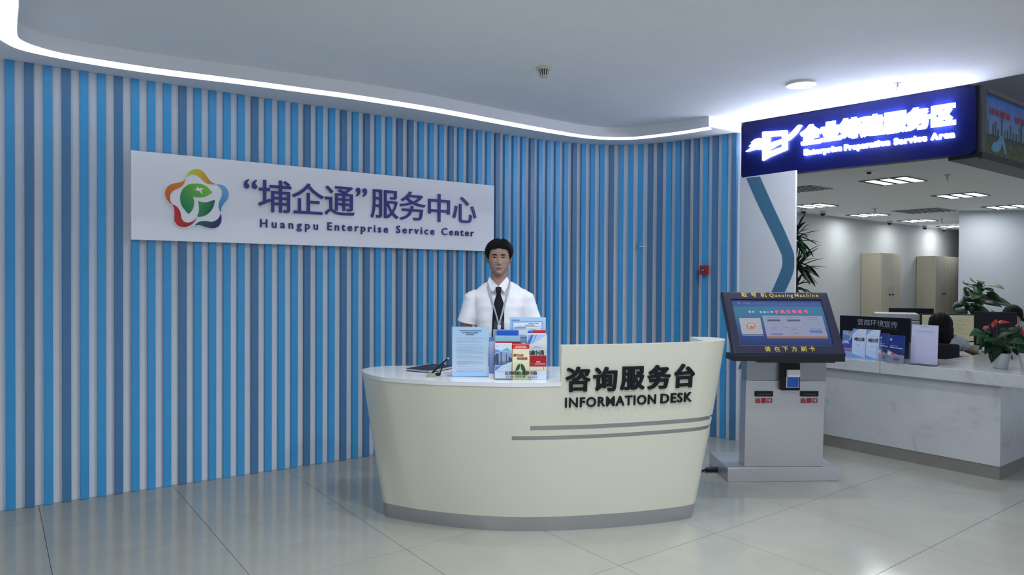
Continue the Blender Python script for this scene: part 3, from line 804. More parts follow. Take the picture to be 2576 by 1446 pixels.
def Kq(px, py, off=0):
    P = Pl(px, py, fb + fn * off, fn); return (P - fb) @ fx, (P - fb) @ fv
kmap = lambda u, v, w=0: fb + fx * u + fv * v + fn * w
M_khead = mat('kiosk_navy', (0.028, 0.030, 0.055), 0.28, var=.02)
su0, sv1 = Kq(1841, 752); su1, _ = Kq(2068, 753); su0b, sv0 = Kq(1863, 868); su1b, _ = Kq(2098, 868)
su0 = (su0 + su0b) / 2; su1 = (su1 + su1b) / 2
# head: bezel as ring with chamfered edge
hd = MB()
def ring(u0, u1, v0, v1, w): return [kmap(u0, v0, w), kmap(u1, v0, w), kmap(u1, v1, w), kmap(u0, v1, w)]
ro_ = ring(-.006, fw + .006, -.004, fh + .006, -.012); rf = ring(.004, fw - .004, .006, fh - .006, 0)
ri = ring(su0, su1, sv0, sv1, 0); rd = ring(su0, su1, sv0, sv1, -.016); rb = ring(.004, fw - .004, -.0, fh - .004, -.068)
hd.add(rb + ro_ + rf + ri + rd, [(3, 2, 1, 0)] + [(a * 4 + i, a * 4 + (i + 1) % 4, (a + 1) * 4 + (i + 1) % 4, (a + 1) * 4 + i) for a in range(4) for i in range(4)])
hd.build('screen_housing', M_khead, kio, bevel=.004, weld=True)
MB().obox(np.array([1.556, 4.8795, .916]), fx * fw, (0, .19, 0), (0, 0, .045)).build('lower_lip', mat('lip_black', (.018, .021, .026), .35), kio, bevel=.004)
MB().obox(np.array([1.75, 4.95, .90]), fx * .55, (0, .25, 0), (0, 0, .12)).build('neck', M_grey_dark, kio)
# screen content
scr = MB()
dim = lambda c: tuple((np.array(c) * .78 + .22 * sum(c) / 3) * .60)
ca, cb, cc = lin(58, 92, 160), lin(45, 125, 160), lin(40, 55, 115)
vv = [(sv0, cc), (sv0 + (sv1 - sv0) * .30, lin(42, 80, 150)), (sv0 + (sv1 - sv0) * .70, cb), (sv0 + (sv1 - sv0) * .86, cb), (sv0 + (sv1 - sv0) * .8601, ca), (sv1, lin(75, 100, 175))]
for (v0, c0_), (v1, c1_) in zip(vv[:-1], vv[1:]):
    scr.add([kmap(su0, v0, -.0155), kmap(su1, v0, -.0155), kmap(su1, v1, -.0155), kmap(su0, v1, -.0155)], [(0, 1, 2, 3)], [dim(c0_), dim(c0_), dim(c1_), dim(c1_)])
def spoly_(pts, col, w):
    col = dim(col)
    P = [kmap(*Kq(1800 + x / 7.576, 730 + y / 7.576, -.0155), w) for x, y in pts]
    scr.add(P, [tuple(range(len(P)))], [col] * len(P))
spoly_([(445, 530), (850, 530), (912, 838), (505, 838)], lin(178, 176, 185), -.0150)
spoly_([(890, 480), (2030, 490), (2140, 880), (975, 872)], lin(150, 155, 185), -.0150)
spoly_([(975, 872), (2140, 880), (2150, 922), (990, 916)], lin(170, 115, 95), -.0149)
cen = (678, 682)
circ = lambda r, k=24: [(cen[0] + r * 1.12 * math.cos(a_), cen[1] + r * .80 * math.sin(a_)) for a_ in np.linspace(0, 2 * math.pi, k + 1)[:-1]]
spoly_(circ(78), lin(205, 110, 80), -.0148); spoly_(circ(60), lin(190, 186, 192), -.0146)
spoly_([(cen[0] - 45, cen[1] + 20), (cen[0] - 5, cen[1] - 10), (cen[0] + 30, cen[1] + 5), (cen[0] + 58, cen[1] - 18), (cen[0] + 40, cen[1] + 35), (cen[0], cen[1] + 45)], lin(205, 110, 80), -.0144)
for x0, x1, y in ((985, 1232, 573), (1360, 1610, 575)): spoly_([(x0, y - 17), (x1, y - 17), (x1 + 8, y + 17), (x0 + 8, y + 17)], lin(85, 90, 125), -.0148)
for x0, x1, y in ((965, 1220, 513), (1350, 1590, 517), (1715, 1965, 520), (1055, 1165, 742), (1425, 1545, 745), (1060, 1160, 705), (1290, 1390, 710), (1500, 1580, 825), (1680, 1740, 640)): spoly_([(x0, y - 4), (x1, y - 4), (x1, y + 4), (x0, y + 4)], lin(110, 115, 145), -.0148)
for x0, x1, y in ((1725, 1968, 551), (1780, 2015, 730)): spoly_([(x0, y - 5), (x1, y - 5), (x1, y + 5), (x0, y + 5)], lin(185, 120, 110), -.0148)
spoly_([(1785, 757), (2028, 760), (2045, 818), (1800, 815)], lin(70, 130, 195), -.0147)
spoly_([(1750, 580), (1975, 582), (1990, 635), (1762, 632)], lin(135, 160, 195), -.0147)
spoly_([(1060, 822), (1280, 825), (1288, 848), (1066, 846)], lin(95, 110, 185), -.0147)
spoly_([(515, 853), (905, 855), (908, 866), (518, 864)], lin(150, 165, 200), -.0148)
spoly_([(410, 215), (465, 215), (475, 258), (420, 258)], lin(110, 125, 185), -.0150)
for x0, x1, y in ((520, 650, 225), (530, 660, 250), (720, 950, 240)): spoly_([(x0, y - 6), (x1, y - 6), (x1 + 2, y + 6), (x0 + 2, y + 6)], lin(120, 120, 175), -.0150)
scr.build('screen', mat('screen_light', (1, 1, 1), 0.12, vcol=True, emit=0.10), kio, vc=True)
def ktext(sx, zx, zy, size, mt, w=0, nm='lettering', off=.02):
    mb = MB()
    for ch, x in zip(sx, zx):
        u, v = Kq(1800 + x / 7.576, 730 + zy / 7.576, w); letter(mb, ch, u, v, size, lambda a, b, c: kmap(a, b, c + w), .0006, off, center=True)
    mb.build(nm, mt, kio)
M_yel = mat('yellow_print', lin(185, 160, 60), 0.4)
M_kred = mat('screen_red', lin(215, 70, 120), 0.4, emit=.1); M_kwh = mat('screen_white', lin(170, 165, 205), 0.4, emit=.1)
ktext('取号机', (545, 725, 912), 86, .0445, M_yel, .0004, off=.018)
u0, v0 = Kq(1800 + 1028 / 7.576, 730 + 124 / 7.576); u1, _ = Kq(1800 + 1478 / 7.576, 746)
word('Queuing', u0, u1, v0, .0415, kmap, .001, M_yel, kio, name='lettering', split=False, offset=.015)
u0, _ = Kq(1800 + 1508 / 7.576, 746); u1, _ = Kq(1800 + 1960 / 7.576, 746)
word('Machine', u0, u1, v0, .0415, kmap, .001, M_yel, kio, name='lettering', split=False, offset=.015)
ktext('请在下方刷卡', (992, 1173, 1330, 1500, 1680, 1840), 1118, .0425, M_yel, .0004, off=.018)
ktext('手机扫码取号', (1165, 1280, 1390, 1500, 1610, 1720), 410, .030, M_kred, -.0145, off=.04)
ktext('您好', (650, 715), 410, .019, M_kwh, -.0145); ktext('欢迎使用', (865, 935, 1005, 1070), 415, .019, M_kwh, -.0145)
MB().lathe([(0.0001, 0), (0.0035, 0), (0.0035, .0008), (0.0001, .0008)], kmap(*Kq(1838, 739.8), 0), 12).build('camera_dot', M_grey_dark, kio)
# card reader
def Bk(px, py):
    pf = bl + np.array([0, -.02, 0]); P = Pl(px, py, pf, (0, 1, 0)); return P
x0, z1 = Bk(1959, 911)[0], Bk(1959, 911)[2]; x1, z0 = Bk(2004.5, 979)[0], Bk(2004, 979)[2]
rd_ = MB().obox((x0, 5.085, z0), (x1 - x0, 0, 0), (0, .06, 0), (0, 0, z1 - z0)).build('card_reader', mat('reader_black', (.012, .013, .015), .3), kio, bevel=.003)
a_ = Bk(1970, 926); b_ = Bk(2002, 944.5)
MB().obox((a_[0], 5.06, b_[2]), (b_[0] - a_[0], 0, 0), (0, .024, 0), (0, 0, a_[2] - b_[2])).build('card_slot', M_white, rd_, bevel=.003)
a_ = Bk(1969, 944.5); b_ = Bk(1999.5, 971.5)
MB().obox((a_[0], 5.068, b_[2]), (b_[0] - a_[0], 0, 0), (0, .016, 0), (0, 0, a_[2] - b_[2])).build('reader_frame', M_white, rd_, bevel=.002)
MB().obox((a_[0] + .004, 5.0665, b_[2] + .004), (b_[0] - a_[0] - .008, 0, 0), (0, .003, 0), (0, 0, a_[2] - b_[2] - .006)).build('reader_pad', mat('pad_blue', lin(40, 85, 175), .3), rd_)
M_kr = mat('kiosk_red_print', lin(175, 30, 50), .4)
for (sx0, sx1), tx in (((1898, 1943.5), (1906, 1921, 1936)), ((2012.5, 2057.5), (2020, 2035, 2050))):
    a_ = Bk(sx0, 983); b_ = Bk(sx1, 996.5)
    yf = 5.137
    so_ = MB().obox((a_[0], yf - .008, b_[2]), (b_[0] - a_[0], 0, 0), (0, .012, 0), (0, 0, a_[2] - b_[2])).build('ticket_slot', M_black, kio, bevel=.003)
    MB().obox((a_[0] + .02, yf - .0095, b_[2] + .012), (b_[0] - a_[0] - .04, 0, 0), (0, .002, 0), (0, 0, .008)).build('slot_mouth', M_grey_dark, so_)
    mb = MB()
    for ch, px in zip('出票口', tx):
        P = Bk(px, 1007.5); letter(mb, ch, P[0], P[2], .040, lambda u, v, w: np.array([u, 5.1365 - w + (.745 - .85 - (v - .745)) * .0 + lean[1] * ((v - .104) / .77) * .0, v]), .0015, .03, center=True)
    mb.build('lettering', M_kr, kio)
# cable plug behind the desk
t = thing('power_plug', 'black power plug on the floor between desk and kiosk base', 'plug', (1.52, 5.38, 0))
MB().tube([(1.590, 5.37, .022), (1.50, 5.36, .022)], [.020, .018], 12).build('plug_body', M_black, t, smooth=40)
MB().tube([(1.50, 5.36, .020), (1.42, 5.34, .012), (1.30, 5.30, .010), (1.20, 5.10, .010), (1.14, 4.85, .010), (1.12, 4.62, .010)], .009, 8).build('cord', M_black, t, smooth=40)

# ------------------------------------------------------------------ things on the desk
def card(name, label, cat, px0, px1, pyt, Y, col, thick=.004, zb=.906, group=None, rough=.25, grad=None, part='cover', parent=None):
    X0 = Dp(px0, 900, Y)[0]; X1 = Dp(px1, 900, Y)[0]; zt = Dp((px0 + px1) / 2, pyt, Y)[2]
    t = thing(name, label, cat, ((X0 + X1) / 2, Y + thick / 2, zb), group)
    if grad:
        mb = MB()
        mb.add([(X0, Y, zb), (X1, Y, zb), (X1, Y, zt), (X0, Y, zt), (X0, Y + thick, zb), (X1, Y + thick, zb), (X1, Y + thick, zt), (X0, Y + thick, zt)],
               [(0, 1, 2, 3), (7, 6, 5, 4), (0, 4, 5, 1), (1, 5, 6, 2), (2, 6, 7, 3), (3, 7, 4, 0)], [grad[0], grad[0], grad[1], grad[1]] * 2)
        mb.build(part, M_cprint, t, vc=True)
    else:
        MB().obox((X0, Y, zb), (X1 - X0, 0, 0), (0, thick, 0), (0, 0, zt - zb)).build(part, mat('paper_%02x%02x%02x' % tuple(int(255 * c) for c in col), col, rough), t)
    pm = lambda x, y: (Dp(x, y, Y)[0], Dp(x, y, Y)[2])
    return t, pm, Y
M_cprint = mat('card_print', (1, 1, 1), .28, vcol=True)
_layer = [0]
def prt(tt, polys, name='printed_area', grp=1):
    """flat print: polys = [(points in px, colour)]"""
    t, pm, Y = tt; mb = MB()
    for k, (pts, col) in enumerate(polys):
        _layer[0] += 1
        if len(pts) == 2 and not hasattr(pts[0][0], '__len__'):
            (a, b), (c, d) = pts; pts = [(a, b), (c, b), (c, d), (a, d)]
        w = .0005 + .00006 * k
        P = [(pm(x, y)[0], Y - w, pm(x, y)[1]) for x, y in pts]
        mb.add(P, [tuple(range(len(P)))], [col] * len(P))
    return mb.build(name, M_cprint, t, vc=True)
def ctext(tt, s_, pts, size, col, w=.0014, off=.02, nm='lettering'):
    t, pm, Y = tt; mb = MB()
    for ch, (x, y) in zip(s_, pts):
        u, v = pm(x, y); letter(mb, ch, u, v, size, lambda a, b, c: np.array([a, Y - w - c, b]), .0003, off, center=True, res=2)
    return mb.build(nm, mat('ink_%02x%02x%02x' % tuple(int(255 * c) for c in col), col, .4), t)
def lines(x0, x1, ys, col, h=.8, rag=None):
    out = []
    for k, y in enumerate(ys):
        xe = x1 - (rag[k % len(rag)] if rag else 0); out.append(([(x0, y - h / 2), (xe, y + h / 2)], col))
    return out
def C(x, y): return 1120 + x / 7.611, 780 + y / 7.611       # units of the close-up
def cp(*pts): return [C(*p) for p in pts]

# A4 sheet in acrylic stand
Yc = 4.115
tt = card('notice_sheet', 'light blue printed notice sheet in a clear acrylic stand, left on the desk', 'notice', 1137.5, 1229, 822, Yc, None, .0012, zb=.912, grad=(lin(182, 196, 212), lin(150, 186, 212)), part='sheet')
pol = lines(1149, 1219, [849 + 3.2 * k for k in range(3)], lin(140, 160, 178), .5, (2, 0, 22))
for y0, n_ in ((858, 1), (861, 1), (867, 1), (870.5, 4), (882.5, 7), (908, 3), (927, 4)):
    pol += lines(1148, 1219, [y0 + 3.4 * k for k in range(n_)], lin(135, 155, 172), .5, (8, 0, 3, 30, 1))
pol += lines(1152, 1198, [909, 913, 917, 921], lin(130, 150, 168), .5, (3, 14, 26, 6))
pol += [([(1138, 938), (1160, 934), (1185, 937), (1205, 933), (1228.5, 938), (1228.5, 946), (1138, 946)], lin(140, 180, 222))]
prt(tt, pol)
hl = []
for row, (y, xa, xb, n_) in enumerate(((831.5, 1156, 1212, 14), (836.5, 1162, 1204, 11), (841, 1173, 1194, 6))):
    for k in range(n_): hl.append(([(xa + (xb - xa) * k / n_, y - 1.5), (xa + (xb - xa) * (k + .72) / n_, y + 1.5)], lin(70, 90, 120)))
prt(tt, hl, 'headline')
st = thing('acrylic_stand', 'clear acrylic stand holding the light blue notice sheet', 'stand', (-.25, 4.12, .90))
x0 = Dp(1135, 900, Yc)[0]; x1 = Dp(1231, 900, Yc)[0]
MB().obox((x0, Yc - .0035, .9005), (x1 - x0, 0, 0), (0, .0025, 0), (0, 0, .302)).build('front_pane', M_acr, st)
MB().obox((x0, Yc + .002, .9005), (x1 - x0, 0, 0), (0, .0025, 0), (0, 0, .302)).build('back_pane', M_acr, st)
MB().obox((x0 - .004, Yc - .036, .9005), (x1 - x0 + .006, 0, 0), (0, .10, 0), (0, 0, .004)).build('foot', mat('acrylic_edge', (.62, .68, .80), .12), st)

# tiered acrylic holder with booklets
hx0 = Dp(1242, 900, 4.02)[0]; hx1 = Dp(1380, 900, 4.02)[0]
hs = thing('brochure_holder', 'clear acrylic tiered brochure holder full of booklets on the desk', 'holder', ((hx0 + hx1) / 2, 4.1, .90))
MB().obox((hx0, 4.02, .9005), (hx1 - hx0, 0, 0), (0, .21, 0), (0, 0, .004)).build('bottom_pane', M_acr, hs)
for nm, yy, hh in (('front_pane', 4.020, .098), ('middle_pane', 4.088, .20), ('back_pane', 4.225, .325)):
    MB().obox((hx0, yy, .9046), (hx1 - hx0, 0, 0), (0, .0022, 0), (0, 0, hh)).build(nm, M_acr, hs)
for xx in (hx0 - .0026, hx1 + .0003):
    MB().add([(xx, 4.02, .9005), (xx, 4.228, .9005), (xx, 4.228, 1.23), (xx, 4.09, 1.11), (xx, 4.02, 1.0), (xx + .0023, 4.02, .9005), (xx + .0023, 4.228, .9005), (xx + .0023, 4.228, 1.23), (xx + .0023, 4.09, 1.11), (xx + .0023, 4.02, 1.0)],
             [(0, 1, 2, 3, 4), (9, 8, 7, 6, 5), (0, 5, 6, 1), (1, 6, 7, 2), (2, 7, 8, 3), (3, 8, 9, 4), (4, 9, 5, 0)]).build('side_pane', M_acr, hs)
mb = MB(); Yh = 4.0195
for ch, x in zip('红棉扬帆 埔享书香', (1185, 1260, 1335, 1410, 0, 1505, 1580, 1655, 1725)):
    if ch == ' ': continue
    P = Dp(*C(x, 1203), Yh); letter(mb, ch, P[0], P[2], .0235, lambda a, b, c: np.array([a, Yh - c, b]), .0004, .02, center=True)
mb.build('lettering', M_black, hs)
P0 = Dp(*C(1165, 1295), Yh); P1 = Dp(*C(1757, 1295), Yh)
word('Scholarly Huangpu', P0[0], P1[0], P0[2], .0165, lambda a, b, c: np.array([a, Yh - c, b]), .0004, M_black, hs, name='lettering', split=False, offset=.01)

# front tier
Y1 = 4.036
tt = card('city_brochure', 'white brochure with a city skyline photo, front left of the acrylic holder', 'brochure', 1245.2, 1287.5, 862.6, Y1, lin(205, 218, 232), .006)
prt(tt, [(cp((955, 745), (1065, 775), (955, 830)), lin(85, 125, 205)), (cp((1075, 775), (1190, 715), (1278, 800)), lin(95, 160, 185)),
         (cp((955, 840), (1075, 785), (1278, 815), (1278, 985), (1090, 1062), (955, 1052)), lin(120, 140, 175)),
         (cp((955, 850), (1020, 815), (1028, 1055), (955, 1052)), lin(55, 68, 85)), (cp((1060, 1040), (1060, 800), (1082, 800), (1085, 1045)), lin(60, 75, 95)),
         (cp((1162, 1020), (1162, 840), (1180, 840), (1182, 1015)), lin(60, 75, 98)), (cp((1205, 1000), (1215, 890), (1240, 890), (1278, 930), (1278, 985)), lin(58, 72, 92)),
         (cp((1030, 1055), (1040, 985), (1120, 975), (1200, 960), (1205, 1010), (1090, 1060)), lin(75, 90, 105)), (cp((1105, 990), (1160, 990), (1160, 1000), (1105, 1000)), lin(170, 150, 170)),
         (cp((953, 1070), (1075, 1070), (953, 1165)), lin(80, 115, 205)), (cp((1080, 1062), (1278, 990), (1278, 1045), (1020, 1130)), lin(175, 195, 215)),
         (cp((985, 1163), (1155, 1163), (1155, 1169), (985, 1169)), lin(140, 155, 175)), (cp((990, 680), (1008, 680), (1008, 700), (990, 700)), lin(120, 140, 165))])
tt = card('tobacco_leaflet', 'cream leaflet with red header and green leaf lungs, front middle of the holder', 'leaflet', 1289, 1331.6, 865, Y1 - .009, lin(222, 222, 185), .004)
red_ = lin(185, 30, 42)
prt(tt, [(cp((1287, 655), (1612, 655), (1612, 738), (1287, 738)), red_), (cp((1345, 682), (1545, 682), (1545, 696), (1345, 696)), lin(220, 180, 185)), (cp((1330, 706), (1562, 706), (1562, 720), (1330, 720)), lin(220, 180, 185)),
         (cp((1425, 1025), (1432, 1060), (1425, 1120), (1395, 1150), (1350, 1170), (1350, 1120), (1380, 1060), (1405, 1030)), lin(22, 62, 38)),
         (cp((1450, 1025), (1475, 1030), (1505, 1060), (1535, 1120), (1538, 1190), (1510, 1195), (1455, 1130), (1445, 1060)), lin(22, 62, 38)),
         (cp((1434, 1000), (1440, 1000), (1441, 1150), (1433, 1150)), lin(120, 150, 130)),
         (cp((1345, 1215), (1420, 1180), (1500, 1180), (1570, 1200), (1560, 1250), (1500, 1280), (1420, 1280), (1350, 1255)), lin(95, 165, 85)),
         (cp((1320, 1150), (1345, 1130), (1345, 1215), (1385, 1270), (1440, 1310), (1420, 1330), (1345, 1270), (1322, 1215)), lin(185, 150, 145)),
         (cp((1555, 1130), (1570, 1150), (1572, 1215), (1530, 1275), (1465, 1330), (1448, 1310), (1520, 1260), (1550, 1205)), lin(175, 140, 135)),
         (cp((1290, 1315), (1400, 1320), (1610, 1312), (1610, 1335), (1290, 1335)), lin(130, 180, 120))])
ctext(tt, '履行公约', [C(1328, 862), C(1378, 862), C(1425, 862), C(1475, 862)], .0155, lin(150, 45, 45), off=.03)
ctext(tt, '依法控烟', [C(1402, 925), C(1450, 925), C(1498, 925), C(1548, 925)], .0155, lin(150, 45, 45), off=.03)
tt = card('red_booklet', 'dark red booklet over cream, front right of the acrylic holder', 'booklet', 1332.3, 1374.6, 893, Y1, lin(215, 208, 195), .006)
prt(tt, [(cp((1617, 866), (1937, 866), (1937, 1078), (1617, 1078)), lin(140, 22, 32)), (cp((1745, 980), (1820, 980), (1820, 998), (1745, 998)), lin(215, 170, 165)), (cp((1715, 1022), (1912, 1022), (1912, 1038), (1715, 1038)), lin(200, 140, 140)),
         (cp((1617, 1080), (1937, 1080), (1937, 1148), (1617, 1148)), lin(212, 196, 165)), (cp((1875, 1075), (1890, 1075), (1890, 1138), (1875, 1138)), lin(170, 130, 60)), (cp((1640, 1165), (1935, 1165), (1935, 1330), (1640, 1330)), lin(190, 200, 215))])
# middle and rear tiers
Y2 = 4.105
tt = card('service_brochure', 'white brochure with blue waves and black lettering, right in the middle tier', 'brochure', 1325.5, 1375.8, 841, Y2, lin(212, 216, 222), .006)
prt(tt, [(cp((1560, 470), (1940, 470), (1800, 560), (1660, 650), (1565, 655)), lin(150, 175, 215)), (cp((1560, 640), (1650, 475), (1690, 475), (1625, 650)), lin(70, 95, 150)), (cp((1650, 650), (1735, 480), (1755, 480), (1680, 610)), lin(85, 105, 160)), (cp((1600, 480), (1650, 480), (1580, 600)), lin(110, 150, 210)),
         (cp((1700, 688), (1800, 688), (1800, 696), (1700, 696)), lin(140, 150, 165)), (cp((1660, 714), (1855, 714), (1855, 722), (1660, 722)), lin(140, 150, 165))])
ctext(tt, '埔企通', [C(1655, 822), C(1745, 822), C(1840, 822)], .036, (.03, .035, .05))
tt = card('red_top_book', 'thin book with red top edge behind the city brochure', 'booklet', 1246.2, 1310, 858.8, Y2, lin(150, 30, 40), .006)
tt = card('teal_booklet', 'pale teal booklet in the middle tier behind the red edged book', 'booklet', 1245.4, 1308.2, 844, Y2 + .02, None, .006, grad=(lin(80, 135, 165), lin(130, 170, 195)))
tt = card('blue_booklet', 'deep blue booklet at the top left of the acrylic holder', 'booklet', 1245, 1304.5, 829, Y2 + .045, lin(120, 140, 195), .006)
prt(tt, [(cp((985, 390), (1400, 390), (1400, 485), (985, 485)), lin(20, 80, 170))])
tt = card('grey_blue_booklet', 'small grey blue booklet in the centre of the holder', 'booklet', 1307, 1326, 846, Y2 + .062, lin(120, 150, 185), .005)
prt(tt, [(cp((1440, 510), (1560, 510), (1560, 528), (1440, 528)), lin(70, 95, 130)), (cp((1480, 620), (1520, 620), (1520, 645), (1480, 645)), lin(190, 205, 195))])
tt = card('red_blue_booklet', 'booklet with red and blue top band at the top right of the holder', 'booklet', 1327, 1373.3, 830, Y2 + .03, lin(170, 190, 225), .006)
prt(tt, [(cp((1690, 382), (1925, 382), (1925, 440), (1670, 440)), lin(165, 40, 50)), (cp((1580, 400), (1690, 385), (1665, 440), (1580, 440)), lin(60, 85, 165)), (cp((1575, 445), (1925, 445), (1925, 460), (1575, 460)), lin(215, 220, 230))])
tt = card('service_poster', 'pale blue printed poster card standing behind the brochure holder', 'poster', 1281.5, 1372.5, 797.5, 4.245, None, .003, zb=.905, grad=(lin(165, 188, 212), lin(148, 184, 215)), part='sheet')
prt(tt, [(cp((1270, 212), (1865, 205), (1865, 390), (1270, 390)), lin(110, 150, 210)), (cp((1300, 238), (1850, 232), (1840, 510), (1300, 510)), lin(200, 212, 230)), (cp((1325, 240), (1812, 236), (1812, 305), (1325, 305)), lin(212, 220, 232)),
         (cp((1380, 303), (1812, 303), (1812, 309), (1380, 309)), lin(60, 75, 120)), (cp((1322, 332), (1545, 332), (1545, 347), (1322, 347)), lin(50, 75, 140)), (cp((1420, 362), (1550, 362), (1550, 370), (1420, 370)), lin(110, 120, 140)),
         (cp((1610, 362), (1730, 362), (1730, 370), (1610, 370)), lin(110, 120, 140)), (cp((1265, 184), (1425, 184), (1425, 197), (1265, 197)), lin(70, 95, 130)), (cp((1848, 240), (1864, 240), (1864, 272), (1848, 272)), lin(200, 90, 110)),
         (cp((1425, 475), (1550, 475), (1550, 483), (1425, 483)), lin(100, 110, 130))])
hdl = []
for k in range(9): hdl.append((cp((1545 + k * 28, 247), (1565 + k * 28, 247), (1565 + k * 28, 268), (1545 + k * 28, 268)), lin(90, 100, 130)))
for k in range(7): hdl.append((cp((1530 + k * 27, 277), (1549 + k * 27, 277), (1549 + k * 27, 296), (1530 + k * 27, 296)), lin(90, 100, 130)))
prt(tt, hdl, 'headline')
MB().obox((Dp(1290, 900, 4.26)[0], 4.2485, .9005), (.16, 0, 0), (0, .05, 0), (0, 0, .20)).build('easel_foot', M_acr, tt[0])
tt = card('side_booklet', 'narrow blue and lilac booklet standing between notice and holder', 'booklet', 1230.5, 1243.3, 848.5, 4.125, None, .005, zb=.9245, grad=(lin(85, 115, 180), lin(150, 165, 205)))
prt(tt, [(cp((838, 520), (943, 520), (943, 590), (838, 600)), lin(60, 110, 175))])
rk = thing('booklet_rack', 'small clear rack under the narrow side booklet', 'holder', (-.12, 4.12, .9))
MB().obox((Dp(1230, 900, 4.1)[0], 4.09, .9005), (.032, 0, 0), (0, .06, 0), (0, 0, .0235)).build('rack', mat('acrylic_block', (.62, .68, .76), .15), rk)

# notebook and its tab strap, small metal box with a black arm
def T(x, y): P = Zp(980 + x / 14.31, 880 + y / 14.31, ZL); return P
nb = thing('spiral_notebook', 'dark navy spiral notebook lying on the left of the desk', 'notebook', T(1400, 650))
a_ = T(600, 760); b_ = T(1560, 850); c_ = T(1215, 470); d_ = Dp(1140, 921.5, 4.45)
ex = (b_ - a_); ex[2] = 0
ey = np.array([.13, .235, 0]); a_[2] = ZL + .0008
ex = ex / np.linalg.norm(ex) * .185
M_nav = mat('notebook_navy', (0.018, 0.022, 0.045), 0.5, var=.1, scale=90)
MB().obox(a_, ex, ey, (0, 0, .003)).build('back_cover', M_nav, nb)
MB().obox(a_ + ex * .02 + ey * .02 + np.array([0, 0, .003]), ex * .96, ey * .96, (0, 0, .012)).build('pages', mat('page_edges', (.62, .62, .63), .7), nb)
MB().obox(a_ + np.array([0, 0, .015]), ex, ey, (0, 0, .003)).build('cover', M_nav, nb)
for k in range(12):
    if k in (3, 4, 8): continue
    q_ = a_ + ey * (.10 + .80 * k / 11) + ex * .01
    R_ = [q_ + ex / .185 * .009 * math.cos(th) + np.array([0, 0, .0095 + .0115 * math.sin(th)]) for th in np.linspace(0, 2 * math.pi, 13)]
    MB().tube(R_, .0012, 6).build('wire_ring', mat('wire_white', (.75, .75, .78), .3, metal=.5), nb)
em_ = a_ + ex * .45 + ey * .5 + np.array([0, 0, .0182])
mb = MB().obox(em_, ex * .22, ey * .03, (0, 0, .0004)).obox(em_ + ey * .06 + ex * .05, ex * .12, ey * .05, (0, 0, .0004)).obox(em_ + ey * .14 + ex * .02, ex * .2, ey * .02, (0, 0, .0004))
mb.build('gold_stamp', mat('gold_stamp', lin(90, 92, 85), .4), nb)
sb = thing('signature_pen_stand', 'small silver box on the desk edge with a slanted black pen arm', 'pen stand', T(1500, 950))
q_ = T(1340, 985); q_[2] = ZL
MB().obox(q_ + np.array([0, 0, .0]), (.048, .0, 0), (0, .03, 0), (0, 0, .023)).build('box', mat('brass_box', (.34, .34, .28), .35, metal=.4), sb, bevel=.001)
P0 = np.array([*(q_[:2] + np.array([.030, .022])), ZL + .024]); P1 = Dp(1126, 902, 4.12)
MB().tube([P0, P1], [.0065, .0045], 10).build('pen_arm', M_black, sb, smooth=40)
MB().ell(P1 + np.array([.002, 0, .001]), (.005, .004, .005), 10, 8).build('pen_tip', M_white, sb, smooth=60)
P2 = T(1750, 930) ; P2[2] = ZL + .010
MB().tube([P1 * .6 + P0 * .4 + np.array([.012, .01, 0]), P2 + np.array([.01, 0, .004]), P2], [.004, .0045, .009], 8).build('strap', M_black, sb, smooth=40)
MB().ell(P2, (.017, .012, .010), 12, 8).build('rubber_foot', M_black, sb, smooth=60)

# ------------------------------------------------------------------ people
def vox(mb, name, mt, parent, size, smooth=2, colf=None, disp=None):
    me, origin = mb.mesh(name)
    bm = bmesh.new(); bm.from_mesh(me); bmesh.ops.recalc_face_normals(bm, faces=bm.faces); bm.to_mesh(me); bm.free()
    o = bpy.data.objects.new(name, me); COL.objects.link(o)
    r = o.modifiers.new('r', 'REMESH'); r.mode = 'VOXEL'; r.voxel_size = size; r.use_smooth_shade = True
    if smooth:
        s_ = o.modifiers.new('s', 'SMOOTH'); s_.iterations = smooth; s_.factor = .5
    bpy.context.view_layer.update()
    ev = o.evaluated_get(bpy.context.evaluated_depsgraph_get())
    nm = bpy.data.meshes.new_from_object(ev)
    bpy.data.objects.remove(o)
    n = len(nm.vertices); co = np.empty(n * 3); nm.vertices.foreach_get('co', co); co = co.reshape(-1, 3)
    if disp is not None:
        no = np.empty(n * 3); nm.vertices.foreach_get('normal', no); no = no.reshape(-1, 3)
        d = disp(co + origin); co = co + no * d[:, None]; nm.vertices.foreach_set('co', co.ravel())
    if colf is not None:
        c = colf(co + origin); at = nm.color_attributes.new('Col', 'FLOAT_COLOR', 'POINT')
        at.data.foreach_set('color', np.hstack([c, np.ones((n, 1))]).ravel().astype(np.float32))
    nm.materials.clear(); nm.materials.append(mt); nm.name = name
    nm.shade_smooth()
    o = bpy.data.objects.new(name, nm); COL.objects.link(o); o.parent = parent
    o.location = Vector([float(c) for c in origin]) - wloc(parent)
    return o

